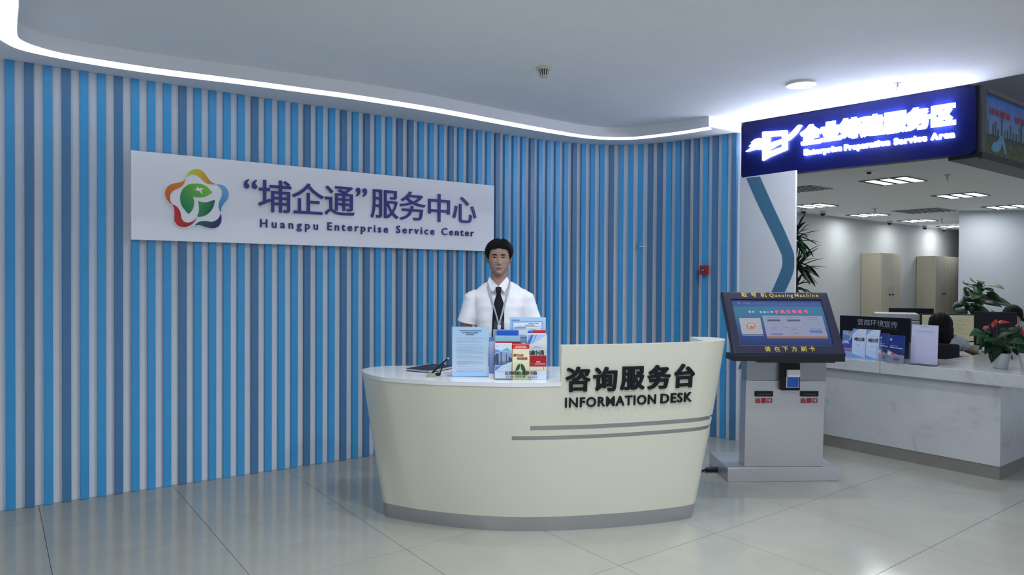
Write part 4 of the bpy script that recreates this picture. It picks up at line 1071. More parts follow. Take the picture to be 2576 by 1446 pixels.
HT = np.array([  # z, half width, front, back   (chin = 0)
    (0.000, .016, .074, -.030), (.006, .028, .083, -.012), (.014, .038, .088, .004), (.028, .050, .0895, .026), (.046, .0615, .0895, .048),
    (.062, .0670, .0885, .062), (.080, .0715, .0875, .074), (.100, .0755, .086, .084), (.120, .0778, .0845, .092), (.140, .0785, .0875, .096),
    (.160, .0785, .0885, .097), (.178, .0765, .085, .095), (.194, .072, .077, .089), (.208, .064, .065, .079), (.220, .052, .050, .064), (.230, .035, .032, .044), (.236, .014, .012, .02)])
def hw(z): return np.interp(z, HT[:, 0], HT[:, 1]), np.interp(z, HT[:, 0], HT[:, 2]), np.interp(z, HT[:, 0], HT[:, 3])
def G2(x, z, cx, cz, sx, sz): return math.exp(-((x - cx) / sx) ** 2 / 2 - ((z - cz) / sz) ** 2 / 2)
def fdisp(x, z):
    ax = abs(x); d = 0
    # nose
    if .066 < z < .135:
        h = np.interp(z, [.066, .072, .076, .082, .100, .122, .135], [0, .005, .016, .0245, .0155, .006, 0])
        s_ = np.interp(z, [.07, .082, .1, .13], [.0095, .0085, .0066, .006])
        d += h * math.exp(-(x / s_) ** 2 / 2)
    d += .0075 * G2(ax, z, .0135, .0785, .0052, .0055)
    d -= .0075 * G2(ax, z, .030, .1225, .0150, .0085)            # sockets
    d += .0030 * G2(ax, z, .030, .1390, .0190, .0050)            # brow ridge
    d += .0040 * G2(ax, z, .048, .0980, .016, .014)              # cheekbones
    d += .0062 * G2(x, z, 0, .0508, .0160, .0034) + .0070 * G2(x, z, 0, .0402, .0135, .0040)
    d -= .0062 * G2(x, z, 0, .0458, .0200, .0016)
    d -= .0030 * G2(x, z, 0, .0310, .0160, .0035)
    d -= .0020 * G2(x, z, 0, .0600, .0035, .0060)
    d += .0050 * G2(x, z, 0, .0150, .0150, .0090)
    d -= .0030 * G2(ax, z, .031, .047, .004, .006)
    d += .0035 * G2(ax, z, .030, .1255, .0125, .0030)            # upper lid fold
    return d
EX = 2.35
def face_y(x, z):
    w_, f_, b_ = hw(z); q_ = max(0, 1 - min(1, abs(x / w_)) ** EX)
    return -(f_ * q_ ** (1 / EX) + fdisp(x, z))
def head_rings(N=84):
    R = []
    for z in np.concatenate([np.linspace(0, .135, 64), np.linspace(.139, .236, 26)]):
        w_, f_, b_ = hw(z); r = []
        for j in range(N):
            a_ = 2 * math.pi * j / N; c, s_ = math.cos(a_), math.sin(a_)
            x = w_ * math.copysign(abs(s_) ** (2 / EX), s_); 
            if c > 0: y = -f_ * abs(c) ** (2 / EX) - fdisp(x, z) * min(1, c * 2.5)
            else: y = b_ * abs(c) ** (2 / EX)
            r.append(np.array([x, y, z]))
        R.append(r)
    return R

def hand(mb, wr, d, nrm, side, curl=.5, s=1.0):
    d, nrm, side = [np.array(q, float) / np.linalg.norm(q) for q in (d, nrm, side)]
    mb.tube([wr - d * .02, wr + d * .02 * s, wr + d * .055 * s, wr + d * .09 * s, wr + d * .10 * s], [.026 * s, .031 * s, .040 * s, .040 * s, .030 * s], 12, side=side, flat=[.8, .55, .38, .34, .3])
    for k, (off, L_) in enumerate(((-.030, .058), (-.010, .074), (.010, .079), (.029, .070))):
        p = wr + d * .088 * s + side * off * s; dd = d.copy(); pts = [p - d * .02, p]; 
        for q in range(3):
            a_ = curl * (.5 + .5 * q); dd = dd * math.cos(a_) - nrm * math.sin(a_); dd /= np.linalg.norm(dd); p = p + dd * L_ * s * (.42, .32, .26)[q]; pts.append(p)
        mb.tube(pts, [.0085 * s, .0088 * s, .0082 * s, .0075 * s, .0062 * s], 8)
    p = wr + d * .03 * s + side * .030 * s; dd = d * .62 + side * .75 - nrm * .2; dd /= np.linalg.norm(dd)
    mb.tube([p - side * .015, p, p + dd * .035 * s, p + dd * .035 * s + (dd * .6 + d * .6 - nrm * .3) * .032 * s], [.012 * s, .0125 * s, .010 * s, .0075 * s], 8)

def human(label, base, yaw, J, torso, headpos, hyaw=None, hpitch=0, vs=.005, hair='short', skin=(.40, .25, .19), shirt=(.62, .62, .70),
          trousers=(.02, .022, .03), sleeve=.55, hands=True, face=True, hand_dirs=None, hair_col=(.005, .005, .006), hs=1.0, arms='LR', group=None):
    base = np.array(base, float)
    cy, sy = math.cos(yaw), math.sin(yaw)
    Rz = np.array([[cy, -sy, 0], [sy, cy, 0], [0, 0, 1]])
    L = lambda p: base + Rz @ np.array(p, float)
    hy = yaw if hyaw is None else hyaw
    cp_, sp_ = math.cos(hpitch), math.sin(hpitch)
    Rh = np.array([[math.cos(hy), -math.sin(hy), 0], [math.sin(hy), math.cos(hy), 0], [0, 0, 1]]) @ np.array([[1, 0, 0], [0, cp_, -sp_], [0, sp_, cp_]])
    hp = np.array(headpos, float)
    Hd = lambda p: hp + Rh @ (np.array(p, float) * hs)
    t = thing('person', label, 'person', base, group)
    sv = Rz @ np.array([1., 0, 0]); fwd_ = Rz @ np.array([0, -1., 0])
    def torings(infl, z0=None, z1=None):
        R = []
        for (z, oy, rx, ry) in torso:
            if z0 is not None and z < z0: continue
            if z1 is not None and z > z1: continue
            R.append([L((0, oy, z)) + Rz @ np.array([(rx + infl) * math.copysign(abs(math.sin(a_)) ** .85, math.sin(a_)), -(ry + infl) * math.copysign(abs(math.cos(a_)) ** .85, math.cos(a_)), 0]) for a_ in np.linspace(0, 2 * math.pi, 33)[:-1]])
        return R
    body = MB()
    body.rings(torings(-.012))
    R = [[Hd(p) for p in r] for r in head_rings()]
    body.rings(R)
    nb_ = L((0, torso[-1][1] - .020, torso[-1][0] - .05)); nt = Hd((0, .012, .05))
    body.tube([nb_, nb_ * .5 + nt * .5, nt, Hd((0, .015, .09))], [.070, .059 * hs, .057 * hs, .055 * hs], 24)
    for sg in (-1, 1):
        RE = Rh @ np.array([[math.cos(sg * .35), -math.sin(sg * .35), 0], [math.sin(sg * .35), math.cos(sg * .35), 0], [0, 0, 1]])
        body.ell(Hd((sg * .0805, .010, .112)), (.0065, .0165, .030), 14, 10, R=RE)
        body.ell(Hd((sg * .0835, .016, .114)), (.0050, .0110, .028), 14, 10, R=RE)
    for sd in ('L', 'R'):
        S_, E_, W_ = J['s' + sd], J['e' + sd], J['w' + sd]
        body.tube([S_, S_ * .5 + E_ * .5, E_, E_ * .7 + W_ * .3, W_ * .85 + E_ * .15, W_], [.050, .046, .038, .041, .029, .026], 18)
        if hand_dirs and sd in hand_dirs:
            hand(body, W_, *hand_dirs[sd][:3], curl=hand_dirs[sd][3])
        hp_, kn, an = J['h' + sd], J['k' + sd], J['a' + sd]
        body.tube([hp_, hp_ * .5 + kn * .5, kn, kn * .65 + an * .35, an], [.075, .070, .052, .048, .034], 14)
    def colf(co):
        q = (co - hp) @ Rh / hs
        c = np.tile(np.array(skin), (len(co), 1))
        x, y, z = q[:, 0], q[:, 1], q[:, 2]
        lip = np.clip(1.5 - ((x / .0235) ** 2 + ((z - .0458) / (.0078 - .10 * np.abs(x))) ** 2), 0, 1) * (y < -.07)
        c = c * (1 - lip[:, None] * .9) + np.array((.15, .060, .056)) * lip[:, None] * .9
        line = np.exp(-((z - .0458) / .0010) ** 2) * np.exp(-(x / .019) ** 4) * (y < -.07)
        c = c * (1 - line[:, None] * .75)
        nos = np.exp(-((np.abs(x) - .0075) / .0032) ** 2 - ((z - .0725) / .0022) ** 2) * (y < -.075)
        c = c * (1 - nos[:, None] * .8)
        return c
    vox(body, 'body', mat('skin', (.4, .25, .19), .48, vcol=True), t, vs, 1, colf)
    # shirt
    sh = MB(); sh.rings(torings(0.004, 0.0 if torso[0][0] > .6 else None, None))
    for sd in ('L', 'R'):
        S_, E_ = J['s' + sd], J['e' + sd]; ctr = L((0, 0, S_[2] + .0))
        ins = S_ * .62 + ctr * .38; ins[2] = S_[2] + .040
        hem = S_ * (1 - sleeve) + E_ * sleeve
        d_ = (E_ - S_) / np.linalg.norm(E_ - S_)
        sh.tube([ins, S_ * .5 + ins * .5, S_, S_ * .6 + hem * .4, hem - d_ * .012, hem], [.040, .056, .064, .066, .0685, .070], 22)
    def fold(co):
        v = np.zeros(len(co))
        for i, (a_, b_, c_, am) in enumerate(((23, 9, 31, .0022), (41, 17, 22, .0012), (12, 30, 15, .0022))):
            v += am * np.sin(a_ * co[:, 0] + 3 * np.sin(b_ * co[:, 2] + i)) * np.sin(c_ * co[:, 2] + 2 * np.sin(11 * co[:, 0]))
        return v
    vox(sh, 'shirt', mat('shirt_%02x' % int(shirt[0] * 255), shirt, .8, var=.02, scale=20), t, max(vs, .0055), 3, disp=fold)
    tr = MB()
    z_w = torso[0][0]
    tr.rings(torings(.012, None, torso[1][0]) if torso[0][0] > .6 else torings(.012, None, torso[1][0]))
    for sd in ('L', 'R'):
        hp_, kn, an = J['h' + sd], J['k' + sd], J['a' + sd]
        tr.tube([hp_ + (hp_ - kn) / np.linalg.norm(hp_ - kn) * .03, hp_, hp_ * .5 + kn * .5, kn, kn * .5 + an * .5, an], [.075, .092, .085, .068, .066, .062], 18)
    vox(tr, 'trousers', mat('trousers_dark', trousers, .8), t, .009, 2)
    for sd in ('L', 'R'):
        an = J['a' + sd]; f0 = np.array([an[0], an[1], 0])
        MB().tube([f0 - fwd_ * .07 + np.array([0, 0, .038]), f0 + np.array([0, 0, .048]), f0 + fwd_ * .08 + np.array([0, 0, .036]), f0 + fwd_ * .16 + np.array([0, 0, .030]), f0 + fwd_ * .195 + np.array([0, 0, .026])],
                  [.032, .042, .044, .040, .022], 16, side=sv, flat=[1, .95, .75, .7, .9]).build('shoe', M_black, t, smooth=50)
    # hair
    Mh = mat('black_hair', hair_col, .62, bump=.2, scale=90, stretch=(3, 3, .6), spec=.25)
    hr = MB(); Nn = 96; rngh = random.Random(5)
    if hair == 'short':
        def hl(a_):
            d_ = abs((a_ + 180) % 360 - 180)
            return float(np.interp(d_, [0, 20, 38, 50, 60, 68, 78, 84, 100, 112, 130, 180], [.190, .188, .183, .172, .150, .118, .108, .128, .130, .085, .060, .045]))
        R = []
        tz = np.linspace(0, 1, 26)
        for q_ in tz:
            r = []
            for j in range(Nn):
                a_ = 360 * j / Nn; h0 = hl(a_); z = h0 + (.2345 - h0) * q_
                w_, f_, b_ = hw(z); ar = math.radians(a_); c, s_ = math.cos(ar), math.sin(ar)
                x = w_ * math.copysign(abs(s_) ** (2 / EX), s_); y = -f_ * abs(c) ** (2 / EX) if c > 0 else b_ * abs(c) ** (2 / EX)
                k_ = min(1, (z - h0) / .030 + .10); side = abs(s_)
                T = (.006 + .016 * np.interp(z, [.10, .14, .18, .20, .22], [.10, .75, 1.05, 1.0, .75])) * k_
                n_ = np.array([x, y, 0]) / (math.hypot(x, y) + 1e-6)
                jag = .0022 * math.sin(j * 2.9) * (q_ > .0) + .0015 * math.sin(j * 7.3 + q_ * 9)
                up_ = .018 * max(0, (z - .17) / .065) ** 1.1 * (1.0 if q_ > .3 else q_ / .3)
                r.append(Hd(np.array([x, y, z]) + n_ * (T + jag) + np.array([0, 0, up_ + (-.003 * abs(math.sin(j * 1.7)) if q_ == 0 else 0)])))
            R.append(r)
        Rin = [[Hd((0, .01, .17))] * Nn]
        hr.rings(R, cap=True)
        hr.f = [f for f in hr.f if f != tuple(range(Nn))[::-1]]
        for k in range(760):
            if k < 200:      # fringe
                a_ = rngh.uniform(-66, 66); z = hl(a_) + rngh.uniform(.002, .022); dr = np.array([rngh.uniform(-.35, .45), -.12, -1]); ln = rngh.uniform(.009, .018); T = .010; r0 = .0034
            elif k < 620:    # crown, lying along the head
                a_ = rngh.uniform(0, 360); z = rngh.uniform(.185, .234); T = .014; r0 = .0040
                ar_ = math.radians(a_); tx = np.array([math.cos(ar_), math.sin(ar_), 0])
                dr = tx * rngh.uniform(-.7, .9) + np.array([-math.sin(ar_) * .25, math.cos(ar_) * .2, rngh.uniform(.25, .75)]); ln = rngh.uniform(.010, .019)
            else:            # sides
                a_ = rngh.uniform(62, 298); z = rngh.uniform(.13, .19); T = .013; r0 = .0035; dr = np.array([math.sin(math.radians(a_)) * .10, .25, -1]); ln = rngh.uniform(.012, .02)
                if z - .02 < hl(a_): continue
            w_, f_, b_ = hw(z); ar = math.radians(a_); c, s_ = math.cos(ar), math.sin(ar)
            x = w_ * math.copysign(abs(s_) ** (2 / EX), s_); y = -f_ * abs(c) ** (2 / EX) if c > 0 else b_ * abs(c) ** (2 / EX)
            n_ = np.array([x, y, 0]) / (math.hypot(x, y) + 1e-6)
            p = np.array([x, y, z + .016 * max(0, (z - .17) / .065)]) + n_ * T; dr = dr / np.linalg.norm(dr)
            hr.tube([Hd(p - dr * .010), Hd(p), Hd(p + dr * ln * .5 - n_ * .001), Hd(p + dr * ln - n_ * .003)], [r0 * .6, r0, r0 * .7, .0004], 5)
        hr.build('hair', Mh, t, smooth=60)
    else:
        def cap_(co, z): return co
        tb = MB()
        tb.ell(Hd((0, .014, .140)), (.104, .118, .120), 28, 16, R=Rh)
        tb.tube([Hd((0, .055, .14)), Hd((0, .075, .06)), Hd((0, .078, -.03)), Hd((0, .085, -.085))], [.092, .098, .088, .055], 24, side=sv, flat=[.7, .62, .5, .35])
        for sg in (-1, 1): tb.tube([Hd((sg * .06, .01, .15)), Hd((sg * .085, .02, .08)), Hd((sg * .080, .045, .0)), Hd((sg * .065, .06, -.06))], [.035, .030, .030, .018], 12)
        vox(tb, 'hair', Mh, t, .006, 3, disp=lambda co: .0018 * np.sin(170 * (((co - hp) @ Rh)[:, 0])) )
    # face
    if face:
        for sg in (-1, 1):
            ex_, ez = sg * .0305, .1205; ey_ = face_y(ex_, ez)
            eb = MB().ell(Hd((ex_, ey_ + .0030, ez)), (.0122, .0052, .0036), 16, 10, R=Rh); e_ = eb.build('eye', mat('eye_white', (.26, .22, .21), .3), t, smooth=60)
            MB().ell(Hd((ex_ + .0005, ey_ - .0014, ez + .0004)), (.0054, .0016, .0036), 14, 8, R=Rh).build('iris', mat('iris_dark', (.012, .008, .007), .15), e_, smooth=60)
            pts = []
            for u in np.linspace(-1, 1, 9):
                x = ex_ + u * .0145; z = ez + .0042 * (1 - u * u) + .0004 + (.0012 if u * sg > 0 else -.0008) * abs(u); pts.append(Hd((x, face_y(x, z) - .0012, z)))
            MB().tube(pts, [.0005, .0012, .0015, .0016, .0016, .0016, .0015, .0012, .0005], 6).build('eyelid_line', mat('lash', (.03, .018, .015), .6), t)
            bz = MB(); pa_ = []; rad = []
            for u in np.linspace(0, 1, 9):
                x = sg * (.0125 + u * .037); z = .1400 + .0028 * math.sin(u * 2.6) - .0015 * u; pa_.append(Hd((x, face_y(x, z) - .0004, z))); rad.append(.0029 * (1 - u ** 2.5) ** .5 * (.75 + .5 * min(1, u * 3)) + .0006)
            bz.tube(pa_, rad, 8, side=Rh @ np.array([0, 0, 1.]), flat=.35).build('eyebrow', Mh, t, smooth=60)
    return t, L, Hd, Rz

# the attendant behind the desk
px0, py0 = -.090, 4.95
V = lambda x, y, z: np.array([px0 + x, py0 + y, z])
torso = [(.93, .0, .165, .110), (1.02, .0, .152, .104), (1.12, -.003, .150, .108), (1.22, -.006, .160, .113), (1.30, -.004, .172, .114), (1.355, .002, .182, .104), (1.395, .008, .176, .086), (1.422, .022, .150, .068), (1.446, .030, .114, .056), (1.464, .034, .080, .048)]
J = dict(sL=V(.186, .01, 1.345), eL=V(.262, .04, 1.09), wL=V(.055, -.19, 1.015), sR=V(-.190, .01, 1.340), eR=V(-.250, .03, 1.085), wR=V(-.065, -.19, 1.03),
         hL=V(.085, 0, .92), kL=V(.10, -.01, .50), aL=V(.11, .02, .08), hR=V(-.085, 0, .92), kR=V(-.10, -.01, .50), aR=V(-.11, .02, .08))
hd_ = {'L': (np.array([-1, -.25, -.25]), np.array([.1, -1, .1]), np.array([0, 0, 1]), .35), 'R': (np.array([1, -.15, -.25]), np.array([-.1, -.9, .1]), np.array([0, .1, 1]), .35)}
man, L_, Hd, Rz_ = human('young man in a white short-sleeved shirt, black tie and lanyard standing behind the desk', (px0, py0, 0), 0, J, torso, (px0 - .002, py0 + .004, 1.511), vs=.0030, hand_dirs=hd_, sleeve=.66, skin=(.345, .215, .170), shirt=(.90, .90, .96), hs=1.0)
Ym = py0 - .125
def mp3(px, py, Y): return Dp(px, py, Y)
M_shirt2 = mat('collar_cloth', (.84, .84, .90), .75)
def ribbon(name, pts, wid, mt, parent, th=.0012, sidev=(1, 0, 0)):
    mb = MB(); R = []
    pts = [np.array(p) for p in pts]; wid = wid if hasattr(wid, '__len__') else [wid] * len(pts)
    for i, p in enumerate(pts):
        tt_ = pts[min(i + 1, len(pts) - 1)] - pts[max(i - 1, 0)]; tt_ = tt_ / np.linalg.norm(tt_)
        nn_ = np.array([0, -1., 0]); s_ = np.cross(tt_, nn_); s_ /= np.linalg.norm(s_); n2_ = np.cross(s_, tt_)
        R.append([p + s_ * wid[i] / 2, p + s_ * wid[i] / 2 + n2_ * th, p - s_ * wid[i] / 2 + n2_ * th, p - s_ * wid[i] / 2])
    mb.rings(R); return mb.build(name, mt, parent, smooth=40)
def cpnt(px, py, dy): return Dp(px, py, py0 + dy)
for fl_ in ([(1231.0, 696, -.030), (1226.5, 709, -.060), (1231, 722, -.095), (1238.6, 734.5, -.124), (1246, 727, -.128), (1253.7, 719.8, -.122), (1244, 710, -.100), (1236, 701, -.062)],
            [(1276.5, 696, -.030), (1281, 709, -.060), (1276, 722, -.095), (1269.6, 735.5, -.124), (1262, 727, -.128), (1254.2, 719.8, -.122), (1263, 710, -.100), (1271, 701, -.062)]):
    P_ = [cpnt(*q) for q in fl_]
    mb = MB(); n_ = len(P_); th = np.array([0, -.0035, .001])
    cen_ = sum(P_) / n_
    vs_ = P_ + [p + th for p in P_] + [cen_, cen_ + th * 1.3]
    fs_ = []
    for i in range(n_):
        j = (i + 1) % n_; fs_ += [(i, j, 2 * n_), (n_ + j, n_ + i, 2 * n_ + 1), (i, n_ + i, n_ + j, j)]
    mb.add(vs_, fs_); mb.build('collar', M_shirt2, man, smooth=30)
# collar band round the neck
R0 = []
for z, r1, r2 in ((1.425, .072, .074), (1.455, .066, .068), (1.482, .064, .062)):
    ring_ = []
    for a_ in np.linspace(math.radians(62), math.radians(298), 26): ring_.append(np.array([px0 + r1 * math.sin(a_), py0 + .010 - r2 * math.cos(a_), z + .012 * (1 - abs(math.sin(a_))) ]))
    R0.append(ring_)
R1 = [[p + (p - np.array([px0, py0 + .01, p[2]])) * .05 for p in r] for r in R0]
cb_ = MB()
cb_.rings(R0, cap=False, closed=False); cb_.rings(R1, cap=False, closed=False)
cb_.add(R0[-1] + R1[-1], [(i, i + 1, 26 + i + 1, 26 + i) for i in range(25)])
cb_.build('collar_band', M_shirt2, man, smooth=60)
M_tie = mat('tie_black', (.012, .014, .020), .55)
tie = MB()
def tiep(px, py, dy): return cpnt(px, py, dy)
rows = [(1247.2, 1260.6, 721.5, -.124), (1246.2, 1262, 725, -.134), (1248.2, 1260.2, 735, -.136), (1249.5, 1259.2, 739, -.134), (1244.2, 1264.5, 755, -.134), (1242.8, 1267, 762, -.134), (1240.6, 1267.8, 778, -.134), (1238.8, 1268.2, 800, -.131), (1237.6, 1268.6, 825, -.128), (1236.6, 1269, 850, -.126), (1236, 1269.3, 872, -.124), (1253, 1255, 893, -.123)]
R_ = []
for xa, xb, y, dy in rows:
    A2, B2 = tiep(xa, y, dy), tiep(xb, y, dy); M2 = (A2 + B2) / 2 + np.array([0, -.006, 0])
    R_.append([A2, A2 * .5 + M2 * .5 + np.array([0, -.001, 0]), M2, B2 * .5 + M2 * .5 + np.array([0, -.001, 0]), B2, B2 + np.array([0, .008, 0]), A2 + np.array([0, .008, 0])])
tie.rings(R_); tie.build('tie', M_tie, man, smooth=50)
M_lan = mat('lanyard_grey', (.36, .40, .44), .5, var=.15, scale=90)
lan = None
ribbon('lanyard', [V(-.055, .055, 1.462), V(-.074, .010, 1.463), cpnt(1226.5, 711, -.075), cpnt(1231, 728, -.118), cpnt(1238, 757, -.133), cpnt(1247, 787, -.142), cpnt(1255, 816, -.142)], [.0125, .0125, .0125, .0125, .0115, .010, .010], M_lan, man)
ribbon('lanyard', [V(.055, .055, 1.462), V(.074, .010, 1.463), cpnt(1282, 711, -.075), cpnt(1277.5, 728, -.118), cpnt(1271, 757, -.134), cpnt(1263.5, 787, -.143), cpnt(1255.5, 816, -.1435)], .0125, M_lan, man)
MB().obox(cpnt(1251.5, 829, -.150), (.0225, 0, 0), (0, .006, 0), (0, 0, .034)).build('badge_clip', mat('clip_white', (.66, .68, .72), .3), man)
MB().obox(cpnt(1240, 872, -.150), (.085, 0, 0), (0, .003, 0), (0, 0, .120)).build('badge', mat('badge_blue', (.25, .4, .6), .3), man)
MB().ell(cpnt(1256, 840, -.128), (.004, .003, .004), 8, 6).build('shirt_button', M_white, man)

# ------------------------------------------------------------------ service area behind: shell
bw0 = np.array([5.79, 14.01, 0]); UB = np.array([math.cos(math.radians(37)), math.sin(math.radians(37)), 0]); VB = np.array([-UB[1], UB[0], 0])
a_ = bw0 - UB * 3.5; b_ = bw0 + UB * 14
struct(MB().obox(a_, b_ - a_, VB * .15, (0, 0, Z_OFF)).build('wall_back', M_off))
wl_a = bw0 - UB * 3.4; wl_b = np.array([2.60, 7.9, 0]); wd_ = wl_b - wl_a; wn_ = np.array([wd_[1], -wd_[0], 0]) / np.linalg.norm(wd_)
struct(MB().obox(wl_a, wd_, wn_ * .12, (0, 0, Z_OFF)).build('wall_left_or_light_block', M_off))
struct(MB().prism([(8.608, 13.458), (13.5, 12.75), (15.0, 14.0), (14.5, 20.0), (11.22, 17.40)], 0, Z_OFF).build('wall_right', mat('grey_partition', (.47, .50, .55), .55, var=.02, scale=2)))
oc_ = [(2.46, 6.38), (3.46, 5.30), tuple((pp + U3 * 12)[:2]), (24, 26), (2, 26), (-4, 12), (-1.0, 7.35), (2.0, 7.30)]
oc_ = [(2.25, 6.62), (3.44, 5.36), (3.62, 5.45), tuple((pp - pn * .21 + U3 * 12)[:2]), (24, 26), (-2, 26), (-4, 9), (1.2, 7.55)]
struct(MB().prism(oc_, Z_OFF, Z_OFF + .04).build('ceiling', mat('office_ceiling', (.78, .80, .82), .8, var=.01, scale=2)))
# header over the opening behind the blue sign, high ceiling to the right of the lobby
hc = [(2.0, 6.6), (3.30, 5.25), (6.2, 1.45), (24, 1.4), (30, 30), (0, 30), (0, 9)]
struct(MB().prism(hc, 3.30, 3.36).build('ceiling', mat('high_ceiling', (.80, .84, .90), .8)))

# panel lamps
M_tube = mat('panel_glow', (1, 1, 1), emit=PANEL_E, ecol=(.95, .98, 1.0)); M_lamp = mat('lamp_frame', (.16, .17, .18), .5)
def panel(cx, cy, label, s=.62):
    c = Zp(cx, cy, Z_OFF); t = thing('panel_light', label, 'ceiling light', (c[0], c[1], Z_OFF - .02), 'recessed louvre lights of the service area')
    o_ = c - UB * s / 2 - VB * s / 2; o_[2] = Z_OFF - .014
    fr_ = MB()
    for k in range(4): fr_.obox(o_ + VB * (s * (.02 + .315 * k) - .006 * (k == 0)), UB * s, VB * (.012 if k in (0, 3) else .012), (0, 0, .0135))
    fr_.obox(o_, UB * .014, VB * s, (0, 0, .0135)); fr_.obox(o_ + UB * (s - .014), UB * .014, VB * s, (0, 0, .0135))
    fr_.build('frame', M_lamp, t)
    for k in range(3):
        g0 = o_ + VB * s * (.055 + .315 * k) + UB * .03
        MB().obox(g0 + np.array([0, 0, .004]), UB * (s - .06), VB * s * .20, (0, 0, .006)).build('light_tube', M_tube, t)
        MB().obox(g0 + VB * s * .20 + np.array([0, 0, .005]), UB * (s - .06), VB * s * .085, (0, 0, .006)).build('louvre', mat('louvre_grey', (.22, .235, .25), .5), t)
    l = bpy.data.lights.new('panel_lamp', 'AREA'); l.shape = 'SQUARE'; l.size = .5; l.energy = OFF_POWER; l.color = (.94, .98, 1)
    o = bpy.data.objects.new('panel_lamp', l); o.location = (c[0], c[1], Z_OFF - .05); COL.objects.link(o)
for cx, cy, lb in ((2246, 454, 'largest louvre ceiling light, just under the blue sign'), (2416, 491, 'louvre ceiling light right of the largest one'), (2533, 519.5, 'louvre ceiling light cut by the right picture edge'),
                   (2046, 517, 'louvre ceiling light at the left beside the white panel'), (2183, 540, 'louvre ceiling light in the middle row above the first cabinet'), (2308, 554.5, 'louvre ceiling light above the second cabinet'),
                   (2401, 568.5, 'small farthest louvre ceiling light partly behind the grey partition')):
    panel(cx, cy, lb)
# more light of the same kind where the sign or walls hide the fixtures
for q_ in ((4.0, 7.3), (6.3, 8.7), (9.5, 10.3), (3.4, 10.6)):
    l = bpy.data.lights.new('panel_lamp', 'AREA'); l.shape = 'SQUARE'; l.size = .5; l.energy = OFF_POWER; l.color = (.94, .98, 1)
    o = bpy.data.objects.new('panel_lamp', l); o.location = (*q_, Z_OFF - .05); COL.objects.link(o)
# wall-wash spots above the cabinets
for k, tt_ in enumerate((1.3, 3.5, 5.1, 6.8)):
    q_ = bw0 + UB * tt_ - VB * .45
    l = bpy.data.lights.new('wall_spot', 'SPOT'); l.energy = 0.8; l.spot_size = math.radians(75); l.spot_blend = .9; l.shadow_soft_size = .05; l.color = (.92, .97, 1)
    o = bpy.data.objects.new('wall_spot', l); o.location = (q_[0], q_[1], Z_OFF - .03); o.rotation_euler = (math.radians(12), 0, math.radians(37)); COL.objects.link(o)
q_ = np.array([11.0, 12.75]); l = bpy.data.lights.new('wall_spot', 'SPOT'); l.energy = 4; l.spot_size = math.radians(80); l.spot_blend = .9; l.color = (.9, .95, 1)
o = bpy.data.objects.new('wall_spot', l); o.location = (*q_, Z_OFF - .03); o.rotation_euler = (math.radians(10), 0, 0); COL.objects.link(o)

# vents, dome cameras, sprinklers
def vent(cx, cy, label, s=.6):
    c = Zp(cx, cy, Z_OFF); t = thing('ceiling_vent', label, 'vent', (c[0], c[1], Z_OFF - .012))
    o_ = c - UB * s / 2 - VB * s / 2
    MB().obox(o_ + np.array([0, 0, -.002]), UB * s, VB * s, (0, 0, .0018)).build('backing', M_grey_dark, t)
    for k in range(8): MB().obox(o_ + VB * s * k / 8 + np.array([0, 0, -.012]), UB * s, VB * s * .05, (0, 0, .0098)).build('slat', mat('vent_grey', (.3, .31, .32), .5), t)
vent(2020, 475, 'grey ceiling vent grille beside the top of the white panel'); vent(2322, 530, 'wide grey ceiling vent grille above the second cabinet', .85)
for px_, py_, s_, lb in ((2021, 525, 1.0, 'dome camera farthest left under the ceiling'), (2070, 530.5, 1.0, 'dome camera second from the left'), (2238, 555, 1.0, 'dome camera right of the middle louvre light'),
                         (2326.5, 567.5, 1.0, 'dome camera above the second cabinet'), (2375, 573, 1.0, 'dome camera farthest right beside the partition')):
    c = Zp(px_, py_, Z_OFF); t = thing('dome_camera', 'small white and black ' + lb, 'camera', (c[0], c[1], Z_OFF - .10), 'dome cameras in the service area')
    MB().lathe([(0.0001, -.050), (.052, -.050), (.060, 0), (.0001, 0)], (c[0], c[1], Z_OFF), 20).build('housing', mat('camera_white', (.5, .52, .53), .4), t, smooth=40)
    MB().lathe([(0.0001, -.096), (.022, -.092), (.040, -.074), (.046, -.051), (.0001, -.0505)], (c[0], c[1], Z_OFF), 20).build('dome', M_black, t, smooth=40)
sprinkler(Zp(2383, 439.5, Z_OFF), Z_OFF, 'dark sprinkler on the service area ceiling right of the largest louvre light', None, 1.6)
sprinkler(Zp(2201, 523.5, Z_OFF), Z_OFF, 'sprinkler just above the middle row louvre light', None, 2.0)
sprinkler(Zp(2369, 550, Z_OFF), Z_OFF, 'tiny far sprinkler near the partition edge', None, 2.0)
c = Zp(2186, 431, Z_OFF); t = thing('smoke_detector', 'small round detector under the blue sign on the service ceiling', 'detector', (c[0], c[1], Z_OFF - .04))
MB().lathe([(.0001, -.012), (.075, -.012), (.08, 0), (.0001, 0)], (c[0], c[1], Z_OFF), 24).build('base', M_white, t, smooth=40)
MB().lathe([(.0001, -.034), (.02, -.034), (.03, -.013), (.0001, -.0125)], (c[0], c[1], Z_OFF), 16).build('sensor', M_black, t, smooth=40)

